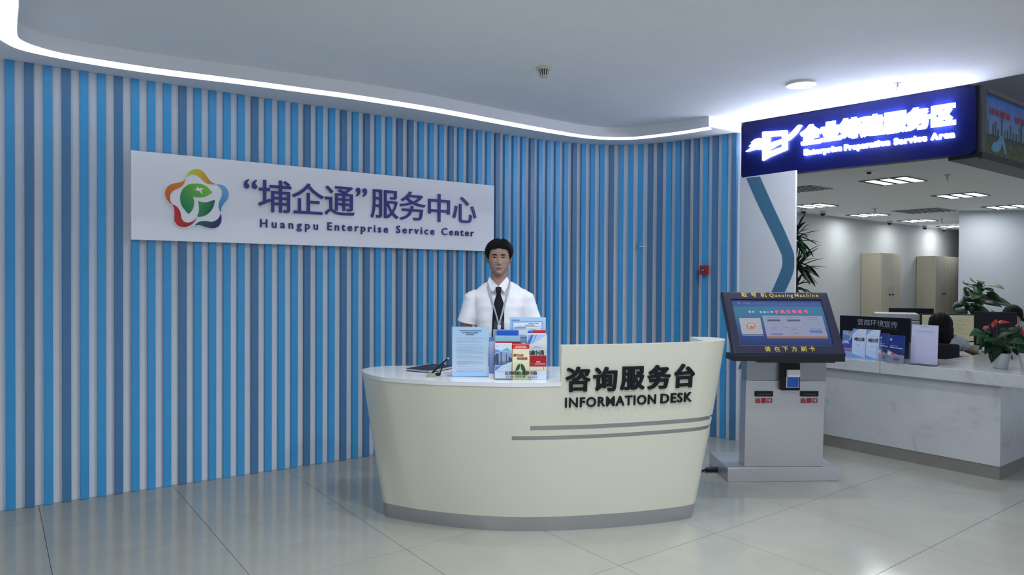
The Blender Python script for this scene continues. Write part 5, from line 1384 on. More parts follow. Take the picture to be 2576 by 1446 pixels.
# cabinets
M_cab = mat('cabinet_beige', (.38, .35, .275), .45, var=.02); M_cabd = mat('cabinet_door', (.44, .41, .325), .45, var=.02)
def cabinet(w0, label):
    d_ = .41; wd = .93; h = 2.10
    t = thing('cabinet', label, 'cabinet', w0 - VB * .2 + UB * .46, 'tall beige cabinets against the back wall')
    f0 = w0 - VB * (d_ + .01)
    MB().obox(f0, UB * wd, VB * d_, (0, 0, h)).build('body', M_cab, t)
    for k in range(2):
        for z0, z1 in ((.08, .62), (.63, h - .02)):
            o_ = f0 + UB * (.01 + .457 * k) - VB * .019 + np.array([0, 0, z0]); dr = MB().obox(o_, UB * .450, VB * .018, (0, 0, z1 - z0)).build('door', M_cabd, t)
            if z0 > .5:
                hx = (.36, .06)[k]
                MB().obox(o_ + UB * hx - VB * .004 + np.array([0, 0, .58]), UB * .035, VB * .004, (0, 0, .16)).build('handle_plate', mat('plate_grey', (.3, .3, .28), .4), dr)
                MB().obox(o_ + UB * (hx + .0) - VB * .022 + np.array([0, 0, .545]), UB * .05, VB * .020, (0, 0, .03)).build('lock', M_black, dr)
cabinet(np.array([7.73, 15.47, 0]), 'tall beige two-door cabinet, the left one'); cabinet(np.array([9.90, 17.10, 0]), 'tall beige cabinet, second from the left')
cabinet(np.array([9.90, 17.10, 0]) + UB * .935, 'tall beige cabinet cut off by the grey partition')

# ------------------------------------------------------------------ marble counter
cd_ = np.array([3.650 - 2.829, 5.194 - 6.275, 0]); cd_ /= np.linalg.norm(cd_); cn_ = np.array([-cd_[1], cd_[0], 0])     # cn_: to the back-right
cA = np.array([3.650, 5.194, 0]) - cd_ * 2.35; cL = 2.35; dep = .62
ctr = thing('marble_counter', 'long white marble reception counter with grey plinth at the right', 'counter', cA + cd_ * 1.2 + cn_ * .4)
zc0, zc1 = .707, .805
MB().obox(cA + np.array([0, 0, .10]), cd_ * cL, cn_ * dep, (0, 0, zc0 - .10)).build('front_panel', M_marble, ctr)
cB_ = cA + cd_ * cL       # corner
MB().obox(cB_ + np.array([0, 0, .10]) - cd_ * .62 + cn_ * (dep + .001), cn_ * 2.0, cd_ * .62, (0, 0, zc0 - .10)).build('return_panel', M_marble, ctr)
M_pl = mat('plinth_stone', (.20, .20, .175), .25, var=.08, scale=6)
MB().obox(cA + cn_ * .004 - np.array([0, 0, 0]), cd_ * (cL - .003), cn_ * .05, (0, 0, .0985)).build('plinth', M_pl, ctr)
MB().obox(cB_ - cd_ * .053 + cn_ * .055, cn_ * 2.5, cd_ * .05, (0, 0, .0985)).build('plinth', M_pl, ctr)
ov = .05
j1 = cd_ * (cL - .86)
MB().obox(cA - cn_ * ov + np.array([0, 0, zc0 + .0005]), j1 - cd_ * .0015, cn_ * (dep + ov + .01), (0, 0, zc1 - zc0)).build('top_slab', M_marble, ctr, bevel=.004)
MB().obox(cA + j1 + cd_ * .0015 - cn_ * ov + np.array([0, 0, zc0 + .0005]), cd_ * (.86 + .26), cn_ * (dep + ov + .01), (0, 0, zc1 - zc0)).build('top_slab', M_marble, ctr, bevel=.004)
MB().obox(cB_ - cd_ * .62 + cn_ * (dep + .012) + np.array([0, 0, zc0 + .0005]), cd_ * (.62 + .26), cn_ * 2.0, (0, 0, zc1 - zc0)).build('top_slab', M_marble, ctr, bevel=.004)

# low desk of the staff behind the counter
ZD = .74
dk0 = cA + cn_ * 1.70 + cd_ * .10
sdk = thing('staff_desk', 'low brown office desk behind the marble counter', 'desk', dk0 + cn_ * .35 + cd_ * .8)
M_wood = mat('desk_brown', (.10, .055, .035), .4, var=.1)
MB().obox(dk0 + np.array([0, 0, ZD - .03]), cd_ * 1.58, cn_ * .95, (0, 0, .03)).build('desk_top', M_wood, sdk, bevel=.003)
for k in (0, 1.54): MB().obox(dk0 + cd_ * k, cd_ * .04, cn_ * .90, (0, 0, ZD - .031)).build('side_panel', M_wood, sdk)
# things on the counter, measured from the photograph on the counter plane
def on_top(px, py): return Zp(px, py, zc1 + .001)
def upright(px, pyb, wpx, pyt, ang=None, z=None):
    """card plane through the counter point, facing the camera side; returns origin, width vec, height"""
    P = on_top(px, pyb); dv = cd_ if ang is None else np.array([math.cos(ang), math.sin(ang), 0])
    # width along dv so that it spans wpx
    X, Y = P[0], P[1]; k = (wpx / F) * Y * Y / (dv[0] * Y - dv[1] * X - (wpx / F) * Y * dv[1])
    ztop = HC - (HC - P[2]) * 0 ; q = Dp(px, pyt, Y)[2]
    return P, dv * k, q - P[2]
cfn = -cn_
def ucard(name, label, cat, px, pyb, wpx, pyt, grad, ang=None, th=.006, tilt=.0, group=None, part='cover'):
    P, wv, h = upright(px, pyb, wpx, pyt, ang)
    d_ = np.array([wv[1], -wv[0], 0]); d_ /= np.linalg.norm(d_)
    if d_ @ P > 0: d_ = -d_
    t = thing(name, label, cat, P + wv / 2, group)
    up_ = np.array([0, 0, h]) - d_ * tilt
    mb = MB(); vs_ = [P, P + wv, P + wv + up_, P + up_]; vs_ += [v - d_ * th for v in vs_]
    mb.add(vs_, [(0, 1, 2, 3), (7, 6, 5, 4), (0, 4, 5, 1), (1, 5, 6, 2), (2, 6, 7, 3), (3, 7, 4, 0)], [grad[0], grad[0], grad[1], grad[1]] * 2)
    mb.build(part, M_cprint, t, vc=True)
    fm = lambda u, v, w=0: P + wv * u + up_ * v + d_ * (w + .0006)
    return t, fm, h
def uprint(t, fm, polys, name='printed_area'):
    mb = MB()
    for k, (pts, col) in enumerate(polys):
        if len(pts) == 2: (a, b), (c, d) = pts; pts = [(a, b), (c, b), (c, d), (a, d)]
        mb.add([fm(u, v, .00008 * k) for u, v in pts], [tuple(range(len(pts)))], [col] * len(pts))
    mb.build(name, M_cprint, t, vc=True)
def utext(t, fm, h, s_, u0, v, size, col, nm='lettering', du=.2):
    mb = MB(); P0 = fm(0, 0); wl = np.linalg.norm(fm(1, 0) - P0); wu = (fm(1, 0) - P0) / wl; hv = (fm(0, 1) - P0); hl_ = np.linalg.norm(hv); hv = hv / hl_; nv = fm(0, 0, 1) - P0
    for k, ch in enumerate(s_):
        letter(mb, ch, wl * (u0 + du * k), hl_ * v, size, lambda a, b, c: P0 + wu * a + hv * b + nv * (c + .0012), .0003, .02, center=True, res=2)
    mb.build(nm, mat('ink_%02x%02x%02x' % tuple(int(255 * c) for c in col), col, .4), t)
wv_ = (lin(165, 185, 225), lin(190, 198, 225))
prtW = [(((.0, .86), (.35, 1.0), (0, 1.0)), lin(90, 130, 205)), (((0, .80), (.28, .93), (.5, 1.0), (.12, 1.0), (0, .93)), lin(110, 150, 215)),
        (((0, 0), (.9, 0), (.6, .04), (.2, .10), (0, .12)), lin(100, 150, 215)), (((.35, .79), (.62, .79), (.62, .797), (.35, .797)), lin(140, 150, 175)), (((.3, .755), (.8, .755), (.8, .762), (.3, .762)), lin(140, 150, 175)),
        (((.42, .40), (.52, .44), (.50, .47), (.40, .43)), lin(120, 130, 150)), (((.2, .25), (.8, .25), (.8, .255), (.2, .255)), lin(150, 160, 190)), (((.2, .2), (.8, .2), (.8, .205), (.2, .205)), lin(150, 160, 190))]
for k, (px_, pyb, w_, pyt, lb) in enumerate(((2142, 897, 34, 826.5, 'left'), (2177, 902, 34, 828.5, 'right'))):
    t, fm, h = ucard('leaflet', 'tall white leaflet with blue corner waves on the counter, %s of the pair' % lb, 'leaflet', px_, pyb, w_, pyt, wv_, tilt=.02)
    uprint(t, fm, prtW); utext(t, fm, h, '埔企通', .27, .64, .034, (.03, .04, .08), du=.25)
t, fm, h = ucard('leaflet_stack', 'blue and violet leaflets on the counter beside the kiosk screen', 'leaflet', 2117, 894.5, 31, 831, (lin(130, 145, 195), lin(120, 150, 200)), tilt=.02, th=.02)
uprint(t, fm, [(((0, .45), (.5, .62), (1, .5), (1, .3), (0, .33)), lin(70, 70, 150)), (((0, .62), (.5, .62), (.6, .8), (0, .85)), lin(95, 115, 155)), (((.1, .6), (.45, .62), (.6, .5), (.1, .52)), lin(160, 170, 200)), (((.05, .22), (.95, .2), (.95, .27), (.05, .28)), lin(120, 90, 110)), (((.45, .93), (.75, .93), (.75, .99), (.45, .99)), lin(190, 100, 50)), (((.58, .6), (.75, .74), (1.0, .58), (1.0, .45), (.6, .48)), lin(65, 70, 160))])
for k, (px_, pyb, w_, pyt, lb) in enumerate(((2209, 907, 24, 838, 'left, half covered'), (2231, 911.5, 42, 842.5, 'right, in front'))):
    t, fm, h = ucard('booklet', 'dark blue booklet with orange curve in the counter holder, %s' % lb, 'booklet', px_, pyb, w_, pyt, (lin(35, 45, 100), lin(32, 55, 120)), tilt=.025, th=.008 - .003 * k)
    uprint(t, fm, [(((0, 0), (1, 0), (1, .28), (.5, .33), (0, .46)), lin(120, 125, 140)), (((0, .42), (.5, .29), (1, .27), (1, .29), (.5, .32), (0, .47)), lin(200, 130, 80)), (((0, .30), (.3, .26), (.5, .31), (.2, .40), (0, .38)), lin(180, 195, 220)), (((.18, .30), (.42, .27), (.45, .34), (.22, .38)), lin(190, 70, 70)),
                   (((.3, .12), (.6, .08), (.8, .16), (.5, .2)), lin(80, 90, 105)), (((.12, .55), (.88, .52), (.88, .55), (.12, .58)), lin(170, 185, 220)), (((.15, .62), (.6, .61), (.6, .63), (.15, .64)), lin(140, 155, 200)),
                   ([(.18 + .07 * math.cos(q), .84 + .045 * math.sin(q)) for q in np.linspace(0, 6.28, 12)[:-1]], lin(150, 170, 190))])
t = thing('acrylic_holder', 'clear acrylic holder around the dark blue booklets on the counter', 'holder', on_top(2250, 912))
P, wv2, h = upright(2206, 911, 84, 841)
for nm, off, hh in (('front_pane', -.03, .14), ('back_pane', .075, h)):
    MB().obox(P + cn_ * off, wv2, cn_ * .003, (0, 0, hh)).build(nm, M_acr, t)
for e_ in (0, 1): MB().obox(P - cn_ * .026 + wv2 * e_, cd_ * .003, cn_ * .10, (0, 0, h * .8)).build('side_pane', M_acr, t)
t, fm, h = ucard('code_standee', 'plain white acrylic card stand on the counter between booklets and chair', 'stand', 2290, 913, 67, 816, (lin(172, 172, 200), lin(176, 180, 205)), th=.008, tilt=.02, part='panel')
uprint(t, fm, [(((.32, .955), (.66, .955), (.66, .963), (.32, .963)), lin(95, 95, 125))] + [(((.15 + .088 * k, .825), (.15 + .088 * k + .06, .825), (.15 + .088 * k + .06, .842), (.15 + .088 * k, .842)), lin(135, 138, 165)) for k in range(8)] + [(((.15, .79), (.42, .79), (.42, .793), (.15, .793)), lin(160, 163, 190)), (((.5, .79), (.85, .79), (.85, .793), (.5, .793)), lin(160, 163, 190))])
P, wv2, _h = upright(2292, 915.5, 60, 816); MB().obox(P - cn_ * .03 - np.array([0, 0, 0]), wv2, cn_ * .10, (0, 0, .004)).build('foot', mat('stand_foot', (.03, .03, .045), .3), t)
# black name sign behind them
P = on_top(2118, 893); Yb = P[1] + .18
t = thing('name_sign', 'long black desk sign with grey Chinese lettering standing on the marble counter', 'sign', Dp(2210, 860, Yb))
q0 = Dp(2118.3, 793, Yb); wl = .83; kx_ = cd_ * 1.0
z0_, z1_ = zc1 + .0015, q0[2]
q0 = q0 - cd_ * .02
def sgn_len(px_):
    r = (px_ - 1288) / F; return (q0[0] - r * q0[1]) / (r * kx_[1] - kx_[0])
wl = sgn_len(2292)
mb_ = MB().obox(np.array([q0[0], q0[1], z0_]), kx_ * wl, cn_ * .02, (0, 0, z1_ - z0_)); mb_.build('board', mat('sign_black', (.010, .012, .018), .25), t)
nm_ = -cn_
smp = lambda u, v, w=0: np.array([q0[0], q0[1], 0]) + kx_ * u + np.array([0, 0, v]) + nm_ * (w + .0005)
mb = MB()
M_gl = mat('sign_grey_letter', (.30, .34, .40), .4)
def sq(px_, py_): P_ = Pl(px_, py_, q0, cn_); return (P_ - q0) @ kx_, P_[2]
for ch, px_, py_ in (('营', 2164.5, 809.5), ('商', 2181, 811), ('环', 2197.5, 812.5), ('境', 2215, 813.5), ('宣', 2232, 815), ('传', 2249.5, 817)):
    u, v = sq(px_, py_); letter(mb, ch, u, v, .062, smp, .0015, 0.0, center=True)
mb.build('lettering', M_gl, t)
ua, va = sq(2157, 823); ub, vb = sq(2257, 830)
word('Business Environment Publicity', ua, ub, (va + vb) / 2, .022, smp, .001, mat('sign_dim_letter', (.07, .07, .085), .5), t, name='lettering', split=False, xs=.9)

# printer, monitors, chair
def mono(name, label, Y, px0, px1, pyt, pyb, yaw, mt, screen=None, th=.03, foot=True):
    a_ = Dp(px0, (pyt + pyb) / 2, Y); dv = np.array([math.cos(yaw), math.sin(yaw), 0]); r = (px1 - 1288) / F
    L_ = (a_[0] - r * a_[1]) / (r * dv[1] - dv[0]); zt = Dp(px0, pyt, Y)[2]; zb = Dp(px0, pyb, Y)[2]; nn_ = np.array([dv[1], -dv[0], 0])
    t = thing(name, label, 'monitor', a_ * np.array([1, 1, 0]) + dv * L_ / 2 + np.array([0, 0, ZD]))
    o_ = np.array([a_[0], a_[1], zb])
    MB().obox(o_, dv * L_, -nn_ * th, (0, 0, zt - zb)).build('housing', mt, t, bevel=.003)
    if screen: 
        e = MB(); c0, c1 = screen
        P_ = [o_ + dv * .012 + np.array([0, 0, .012]) + nn_ * .001, o_ + dv * (L_ - .012) + np.array([0, 0, .012]) + nn_ * .001, o_ + dv * (L_ - .012) + np.array([0, 0, zt - zb - .010]) + nn_ * .001, o_ + dv * .012 + np.array([0, 0, zt - zb - .010]) + nn_ * .001]
        e.add(P_, [(0, 1, 2, 3)], [c0, c0, c1, c1])
        hs_ = zt - zb
        for k in range(14):
            u0 = .30 + .02 * (k % 3); z_ = .06 + (hs_ - .1) * k / 14
            if u0 + .12 < L_: e.add([o_ + dv * u0 + np.array([0, 0, z_]) + nn_ * .0015, o_ + dv * (u0 + .10 + .03 * (k % 2)) + np.array([0, 0, z_]) + nn_ * .0015, o_ + dv * (u0 + .10 + .03 * (k % 2)) + np.array([0, 0, z_ + .004]) + nn_ * .0015, o_ + dv * u0 + np.array([0, 0, z_ + .004]) + nn_ * .0015], [(0, 1, 2, 3)], [tuple(c * .72 for c in c0)] * 4)
        e.build('screen', mat('monitor_light', (1, 1, 1), .3, vcol=True, emit=.22), t, vc=True)
    if foot:
        c_ = o_ + dv * L_ / 2 - nn_ * (th + .02); 
        MB().obox(np.array([c_[0] - .03, c_[1], ZD + .012]), (.06, 0, 0), (0, .02, 0), (0, 0, max(.05, zb - ZD + .06))).build('neck', mt, t)
        MB().lathe([(.0001, 0), (.11, 0), (.105, .010), (.0001, .012)], (c_[0], c_[1] - .0, ZD + .001), 24).build('foot', mt, t, smooth=40)
    return t, o_, dv, L_, nn_
M_mon = mat('monitor_black', (.012, .014, .020), .35)
mono('monitor', 'black wide monitor showing a pale yellow page in front of the seated woman', 7.25, 2316, 2454, 789, 858, math.radians(-10), M_mon, (lin(150, 148, 115), lin(150, 150, 125)))
mono('monitor', 'dark back of a monitor right of the yellow screen', 7.30, 2454, 2560, 784, 868, math.radians(-6), M_mon, None)
mono('monitor', 'black monitor top rising behind the printer', 7.9, 2236, 2350, 774, 840, math.radians(-20), M_mon, None)
t = thing('printer', 'white office printer partly hidden behind the black desk sign', 'printer', Dp(2235, 830, 7.7) * np.array([1, 1, 0]) + np.array([0, 0, ZD]))
a_ = Dp(2196, 786, 7.55); 
pdir = np.array([math.cos(math.radians(-25)), math.sin(math.radians(-25)), 0]); pdn = np.array([-pdir[1], pdir[0], 0])
M_prn = mat('printer_white', (.48, .50, .52), .4); o_ = np.array([a_[0], a_[1] - .0, 0])
MB().obox(o_ + np.array([0, 0, ZD + .001]), pdir * .52, pdn * .42, (0, 0, .32)).build('body', M_prn, t, bevel=.008)
MB().obox(o_ + pdir * .02 + pdn * .04 + np.array([0, 0, ZD + .322]), pdir * .42, pdn * .36, (0, 0, .075)).build('scanner_lid', M_prn, t, bevel=.008)
MB().add([o_ + pdir * .10 + pdn * .02 + np.array([0, 0, ZD + .323]), o_ + pdir * .50 + pdn * .02 + np.array([0, 0, ZD + .323]), o_ + pdir * .50 + pdn * .3 + np.array([0, 0, ZD + .38]), o_ + pdir * .16 + pdn * .06 + np.array([0, 0, ZD + .365])], [(0, 1, 2, 3)]).build('feeder_slot', M_black, t)
# office chair
def chair(c, yaw, label):
    t = thing('office_chair', label, 'chair', c); R = np.array([[math.cos(yaw), -math.sin(yaw), 0], [math.sin(yaw), math.cos(yaw), 0], [0, 0, 1]]); c = np.array(c, float)
    Mc = mat('chair_fabric', (.016, .018, .022), .7, var=.1)
    MB().box(c + R @ np.array([0, 0, .45]), (.48, .46, .07), R=R).build('seat', Mc, t, bevel=.02)
    MB().box(c + R @ np.array([0, .25, .72]), (.37, .05, .38), R=R).build('backrest', Mc, t, bevel=.02)
    MB().box(c + R @ np.array([0, .272, .52]), (.06, .02, .2), R=R).build('back_bar', M_black, t)
    MB().cyl(c + np.array([0, 0, .07]), c + np.array([0, 0, .415]), .028, 14).build('column', M_black, t, smooth=40)
    for k in range(5):
        a_ = 2 * math.pi * k / 5 + .3; e = c + np.array([.27 * math.cos(a_), .27 * math.sin(a_), .06])
        lg_ = MB().tube([c + np.array([0, 0, .085]), e], [.022, .016], 8).build('leg', M_black, t, smooth=40)
        MB().ell(e + np.array([0, 0, -.032]), (.022, .022, .027), 10, 8).build('caster', M_black, lg_, smooth=60)
    return t
wp = np.array([4.13, 6.72, 0])
yw = math.radians(150)
# seated woman seen from behind
SJ = lambda base, yaw, hz=0: None
def seated(label, base, yaw, headtop, skin, shirt, arms, hair, hpitch=0, hyaw=None, face=False, lean=0.0, scale=.96, handd=None, col=(.008, .008, .01)):
    base = np.array(base, float); R = np.array([[math.cos(yaw), -math.sin(yaw), 0], [math.sin(yaw), math.cos(yaw), 0], [0, 0, 1]])
    Lq = lambda *p: base + R @ np.array(p, float)
    zs = headtop - .26                                # shoulder height
    tor = [(.49, .0, .17, .125), (.56, .0, .160, .12), (.64, -.005 - lean * .2, .140, .105), (zs - .16, -.01 - lean * .5, .148, .105), (zs - .05, -.01 - lean * .8, .165, .10), (zs, -.005 - lean, .150, .085), (zs + .035, -.0 - lean, .10, .065), (zs + .06, .0 - lean, .06, .05)]
    Jq = dict(hL=Lq(.09, -.05, .52), kL=Lq(.11, -.46, .53), aL=Lq(.11, -.44, .08), hR=Lq(-.09, -.05, .52), kR=Lq(-.11, -.46, .53), aR=Lq(-.11, -.44, .08))
    Jq.update({k: np.array(v, float) for k, v in arms(Lq, zs).items()})
    return human(label, base, yaw, Jq, tor, Lq(0, -.0 - lean * 1.15, headtop - .262 * scale), hyaw=hyaw, hpitch=hpitch, vs=.007, hair=hair, face=face, skin=skin, shirt=shirt, hand_dirs=handd, hs=scale, hair_col=col)
chair(wp + np.array([-.07, -.04, 0]), yw, 'black office chair with low square back behind the counter, right of the white card stand')
sk = (.36, .22, .17)
seated('woman with black hair and white shirt seen from behind, seated at the yellow screen', wp, yw, 1.19, sk, (.42, .45, .47),
       lambda Lq, zs: dict(sL=Lq(.155, .0, zs - .02), eL=Lq(.22, -.12, zs - .24), wL=Lq(.10, -.36, ZD + .045), sR=Lq(-.155, .0, zs - .02), eR=Dp(2424, 871, 6.80), wR=Dp(2455, 889, 6.98)),
       'long', handd={'R': (np.array([.5, .8, -.1]), np.array([0, 0, 1]), np.array([.8, -.5, 0]), .2), 'L': (np.array([.5, .8, -.05]), np.array([0, 0, 1]), np.array([-.8, .5, 0]), .2)})
p2 = Dp(2548, 780, 8.0); b2 = np.array([p2[0], p2[1], 0])
hd2 = Dp(2553, 815, 7.78)
seated('dark-haired colleague resting a hand on the face behind the red flowers', b2, math.radians(-25), 1.245, sk, (.40, .44, .48),
       lambda Lq, zs: dict(sL=Lq(.155, .0, zs - .02), eL=Lq(.20, -.20, ZD + .06), wL=hd2 + np.array([.015, -.01, -.10]), sR=Lq(-.155, .0, zs - .02), eR=Lq(-.22, -.16, ZD + .10), wR=Lq(-.05, -.36, ZD + .045)),
       'long', hpitch=math.radians(-28), face=True, lean=.06, handd={'L': (np.array([-.05, 0, 1]), np.array([0, -1, 0]), np.array([1, 0, 0]), .25), 'R': (np.array([.3, -.9, 0]), np.array([0, 0, 1]), np.array([-.9, -.3, 0]), .2)})
chair(b2 + np.array([0, 0, 0]), math.radians(-25), 'black office chair under the colleague behind the monitors')
dk2 = b2 + np.array([-.2, -.75, 0])
t = thing('paper_sheet', 'white paper sheet standing up at the right picture edge behind the flowers', 'paper', Dp(2573, 800, 7.9))
a_ = Dp(2562, 770, 8.25); MB().add([a_, a_ + np.array([.25, 0, .03]), a_ + np.array([.25, .02, -.20]), a_ + np.array([.05, .02, -.14])], [(0, 1, 2, 3)]).build('sheet', M_white, t)

# ------------------------------------------------------------------ plants
M_leafd = mat('leaf_dark', (.012, .042, .020), .5, var=.25, scale=8); M_leafm = mat('leaf_mid', (.022, .085, .032), .48, var=.25, scale=8); M_stem = mat('stem_green', (.05, .12, .05), .5)
def leaf(mb, base, dirv, up_, Ln, Wd, droop=.4, fold=.15, heart=False, n=8):
    base = np.array(base, float); d = np.array(dirv, float); d /= np.linalg.norm(d); up_ = np.array(up_, float); s_ = np.cross(d, up_); s_ /= np.linalg.norm(s_) + 1e-9; u = np.cross(s_, d)
    rows = []; p = base.copy(); dd = d.copy()
    for i in range(n + 1):
        t_ = i / n
        if heart: w_ = Wd * (np.interp(t_, [0, .08, .25, .5, .8, 1], [.30, .80, 1.0, .82, .36, 0.01])); back = Ln * .12 * max(0, 1 - t_ * 6)
        else: w_ = Wd * (math.sin(math.pi * min(1, t_ * .92 + .08)) ** .8 + .02); back = 0
        rows.append((p - dd * 0, s_ * w_ / 2, u * w_ * fold, dd * back)); 
        dd = dd * math.cos(droop / n) - np.array([0, 0, 1.]) * math.sin(droop / n); dd /= np.linalg.norm(dd); u = np.cross(s_, dd); p = p + dd * Ln / n
    vs_ = []; 
    for c, sw, uf, bk in rows: vs_ += [c - sw + uf - bk, c, c + sw + uf - bk]
    fs_ = []
    for i in range(n):
        k = i * 3; fs_ += [(k, k + 1, k + 4, k + 3), (k + 1, k + 2, k + 5, k + 4)]
    mb.add(vs_, fs_)
def mk_leaf(par, nm, mt, *a, **k):
    mb = MB(); leaf(mb, *a, **k); o = mb.build(nm, mt, par, smooth=60); 
    sm = o.modifiers.new('thickness', 'SOLIDIFY'); sm.thickness = .0012; return o
rp = random.Random(11)
# dracaena behind the white panel
base = Dp(1996, 700, 8.4); base[2] = 0
dr = thing('dracaena_plant', 'tall dark strap-leaved plant behind the white panel edge', 'plant', base)
MB().lathe([(.0001, 0), (.13, 0), (.17, .32), (.16, .32), (.0001, .30)], base, 24).build('pot', mat('pot_grey', (.25, .26, .27), .4), dr, smooth=40)
for hgt, sx, nl, ln in ((2.05, .0, 30, .34), (1.72, .04, 30, .36), (1.42, -.03, 26, .34)):
    tp_ = base + np.array([sx, 0, hgt])
    MB().tube([base + np.array([sx * .3, 0, .28]), base + np.array([sx * .8, .0, hgt * .6]), tp_], [.02, .018, .014], 8).build('stem', mat('trunk_brown', (.12, .09, .06), .8), dr, smooth=40)
    for k in range(nl):
        a_ = rp.uniform(-2.2, 1.6); el = rp.uniform(-.75, 1.25); d_ = np.array([math.cos(a_) * math.cos(el), math.sin(a_) * math.cos(el), math.sin(el)])
        mk_leaf(dr, 'leaf', M_leafd, tp_ - np.array([0, 0, rp.uniform(0, .12)]), d_, (0, 0, 1) if abs(el) < 1 else (1, 0, 0), ln * rp.uniform(.7, 1.05), rp.uniform(.05, .075), droop=rp.uniform(.2, 1.0), fold=.12)
# large climbing plant on a pole
base = Dp(2464, 790, 9.3); base[2] = 0
po = thing('pothos_plant', 'large green heart-leaved climbing plant on a dark pole behind the monitors', 'plant', base)
MB().lathe([(.0001, 0), (.14, 0), (.18, .34), (.17, .34), (.0001, .32)], base, 24).build('pot', mat('pot_grey', (.25, .26, .27), .4), po, smooth=40)
ptop = Dp(2466, 709, 9.3)[2]
MB().cyl(base + np.array([0, 0, .3]), np.array([base[0], base[1], ptop]), .030, 12).build('moss_pole', mat('pole_brown', (.018, .018, .018), .9, bump=.4), po, smooth=40)
LV = [(2452, 709, 2442, 700, .22, .16, 1), (2462, 705, 2474, 712, .12, .11, 1), (2430, 712, 2424, 709, .16, .10, 0), (2480, 716, 2528, 719, .30, .17, 1), (2440, 728, 2425, 734, .20, .13, 0), (2475, 725, 2490, 728, .2, .14, 0), (2438, 738, 2428, 735, .18, .15, 0), (2450, 735, 2445, 745, .22, .20, 1),
      (2484, 740, 2502, 747, .24, .17, 0), (2440, 750, 2422, 750, .22, .16, 0), (2420, 764, 2392, 767, .22, .10, 0), (2430, 760, 2415, 758, .2, .12, 0), (2490, 752, 2538, 762, .32, .17, 1), (2480, 760, 2510, 765, .25, .15, 0), (2440, 768, 2428, 778, .18, .13, 0), (2420, 776, 2410, 785, .22, .18, 0),
      (2465, 770, 2460, 785, .24, .24, 0), (2455, 752, 2462, 762, .2, .2, 1), (2472, 738, 2470, 750, .2, .18, 0), (2500, 782, 2510, 788, .16, .12, 0), (2462, 720, 2458, 728, .16, .16, 1), (2452, 776, 2446, 790, .2, .2, 0), (2434, 718, 2440, 716, .14, .12, 1)]
for k, (bx, by, tx, ty, ln, wd, br) in enumerate(LV):
    B_ = Dp(bx, by, 9.3 - .10 - .05 * (k % 3)); T_ = Dp(tx, ty, 9.3 - .24 - .06 * (k % 4)); d_ = T_ - B_; ln2 = max(np.linalg.norm(d_), ln * .9)
    mk_leaf(po, 'leaf', M_leafm if br else M_leafd, B_, d_, (0, -.75, .65), ln2, wd, droop=.25, fold=.06, heart=True)
    MB().tube([np.array([base[0], base[1], B_[2] - .12]), (B_ + np.array([base[0], base[1], B_[2]])) / 2 + np.array([0, 0, -.03]), B_], .005, 6).build('leaf_stalk', M_stem, po)
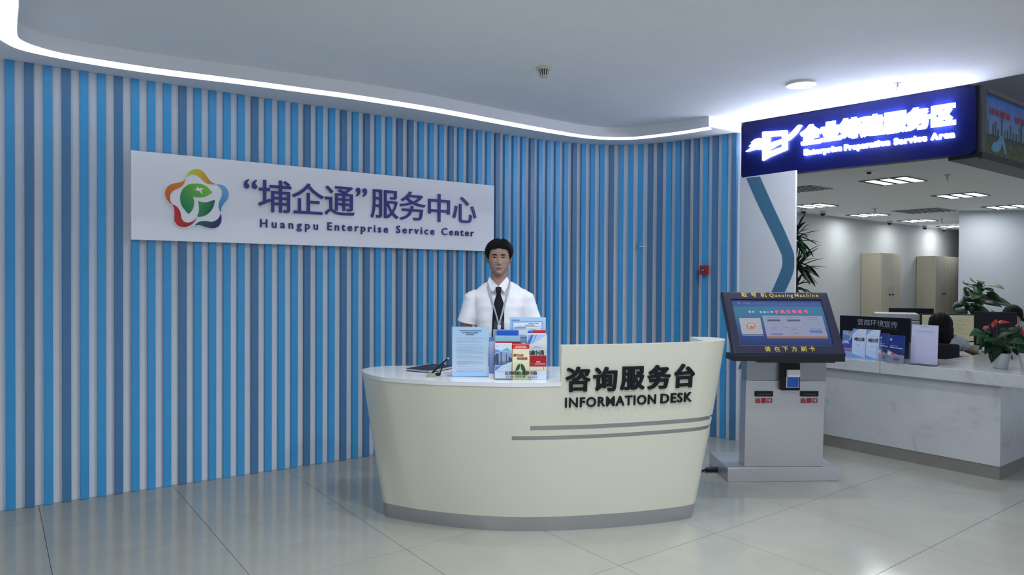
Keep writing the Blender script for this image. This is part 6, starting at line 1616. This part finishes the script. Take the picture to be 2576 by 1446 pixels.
# red flowering plants on the counter
def anthurium(px_, pyb, wtop, ptop_px, label, seed, sc=1.0, flowers=(), leaves=()):
    P = on_top(px_, pyb); Y = P[1]; r1 = wtop / F * Y / 2; hz = Dp(px_, ptop_px, Y)[2] - P[2]
    t = thing('anthurium_plant', label, 'plant', P)
    MB().lathe([(.0001, 0), (r1 * .62, 0), (r1 * .66, .004), (r1, hz), (r1 * .93, hz), (r1 * .88, hz - .03), (.0001, hz - .03)], P, 32).build('pot', mat('pot_white', (.62, .65, .66), .3), t, smooth=35)
    MB().lathe([(.0001, hz - .028), (r1 * .9, hz - .028), (r1 * .9, hz - .016), (.0001, hz - .016)], P, 20).build('soil', mat('soil', (.03, .02, .015), .9), t)
    c0 = P + np.array([0, 0, hz - .02])
    rr_ = random.Random(seed)
    for (fx, fy, ln, wd, dirx, dz) in leaves:
        B_ = Dp(fx, fy, Y - .06 + rr_.uniform(-.07, .07)); d_ = np.array([dirx, rr_.uniform(-.5, -.1), dz])
        mk_leaf(t, 'leaf', M_leafm if rr_.random() < .45 else M_leafd, B_, d_, (0, -.6, .8), ln, wd, droop=rr_.uniform(.3, .7), fold=.10, heart=True)
        MB().tube([c0, (c0 + B_) / 2 + np.array([0, 0, .03]), B_], .003, 6).build('stalk', M_stem, t)
    for (fx, fy, ln, wd, dirx, dz) in flowers:
        B_ = Dp(fx, fy, Y - .05); d_ = np.array([dirx, -.35, dz])
        mk_leaf(t, 'flower', mat('spathe_red', (.52, .045, .050), .35, var=.15), B_, d_, (0, -.5, .9), ln, wd, droop=.5, fold=.14, heart=True)
        MB().tube([B_, B_ + np.array([dirx * .008, -.01, .022])], [.0035, .0018], 8).build('spadix', mat('spadix', (.62, .45, .20), .5), t, smooth=50)
        MB().tube([c0, (c0 + B_) / 2 + np.array([dirx * .01, 0, .04]), B_], .0025, 6).build('flower_stalk', M_stem, t)
LA = [(2470, 836, .13, .085, -1, .1), (2478, 846, .12, .08, -1, -.2), (2492, 838, .12, .09, -.6, .3), (2486, 858, .11, .07, -.9, -.3), (2496, 868, .10, .07, -.8, -.5), (2500, 880, .11, .07, -.5, -.9), (2512, 850, .12, .09, .2, .4), (2522, 842, .13, .10, .4, .3), (2532, 852, .13, .10, .8, .1), (2540, 862, .12, .09, .9, -.2),
      (2545, 848, .12, .09, .8, .3), (2552, 870, .12, .08, .9, -.3), (2508, 870, .11, .08, -.2, -.5), (2520, 872, .11, .08, .3, -.5), (2530, 878, .10, .08, .6, -.7), (2560, 858, .12, .09, .9, .0), (2515, 860, .12, .09, -.1, .1), (2503, 848, .12, .08, -.5, .0), (2548, 882, .10, .07, .8, -.5), (2562, 878, .10, .08, .6, -.3), (2497, 885, .09, .06, -.2, -1), (2536, 838, .10, .08, .5, .5)]
anthurium(2515.5, 925, 49, 887, 'red-flowered anthurium in a white tapered pot on the counter', 3, 1, flowers=[(2486, 824, .065, .04, -1, .1), (2497, 822, .07, .04, .1, 1), (2514, 812, .075, .045, 1, .35), (2508, 812, .04, .03, -1, .3), (2556, 820, .08, .05, .9, -.6), (2564, 828, .07, .05, .6, -.9)], leaves=LA)
anthurium(2590, 932, 49, 890, 'second white potted plant cut off by the right picture edge', 8, 1, flowers=[], leaves=[(2575, 860, .11, .08, -.8, .2), (2580, 872, .11, .08, -.8, -.2), (2590, 862, .12, .08, .5, .4), (2585, 850, .11, .08, -.3, .8)])
# small things on the staff side
t = thing('cup', 'small white cup beside the woman hand', 'cup', Dp(2454, 872, 7.2) * np.array([1, 1, 0]) + np.array([0, 0, ZD]))
c_ = Dp(2454, 872, 7.2); MB().lathe([(.0001, 0), (.028, 0), (.036, .085), (.032, .085), (.025, .01), (.0001, .01)], (c_[0], c_[1], ZD + .0005), 20).build('cup_body', mat('cup_white', (.55, .55, .5), .3), t, smooth=40)
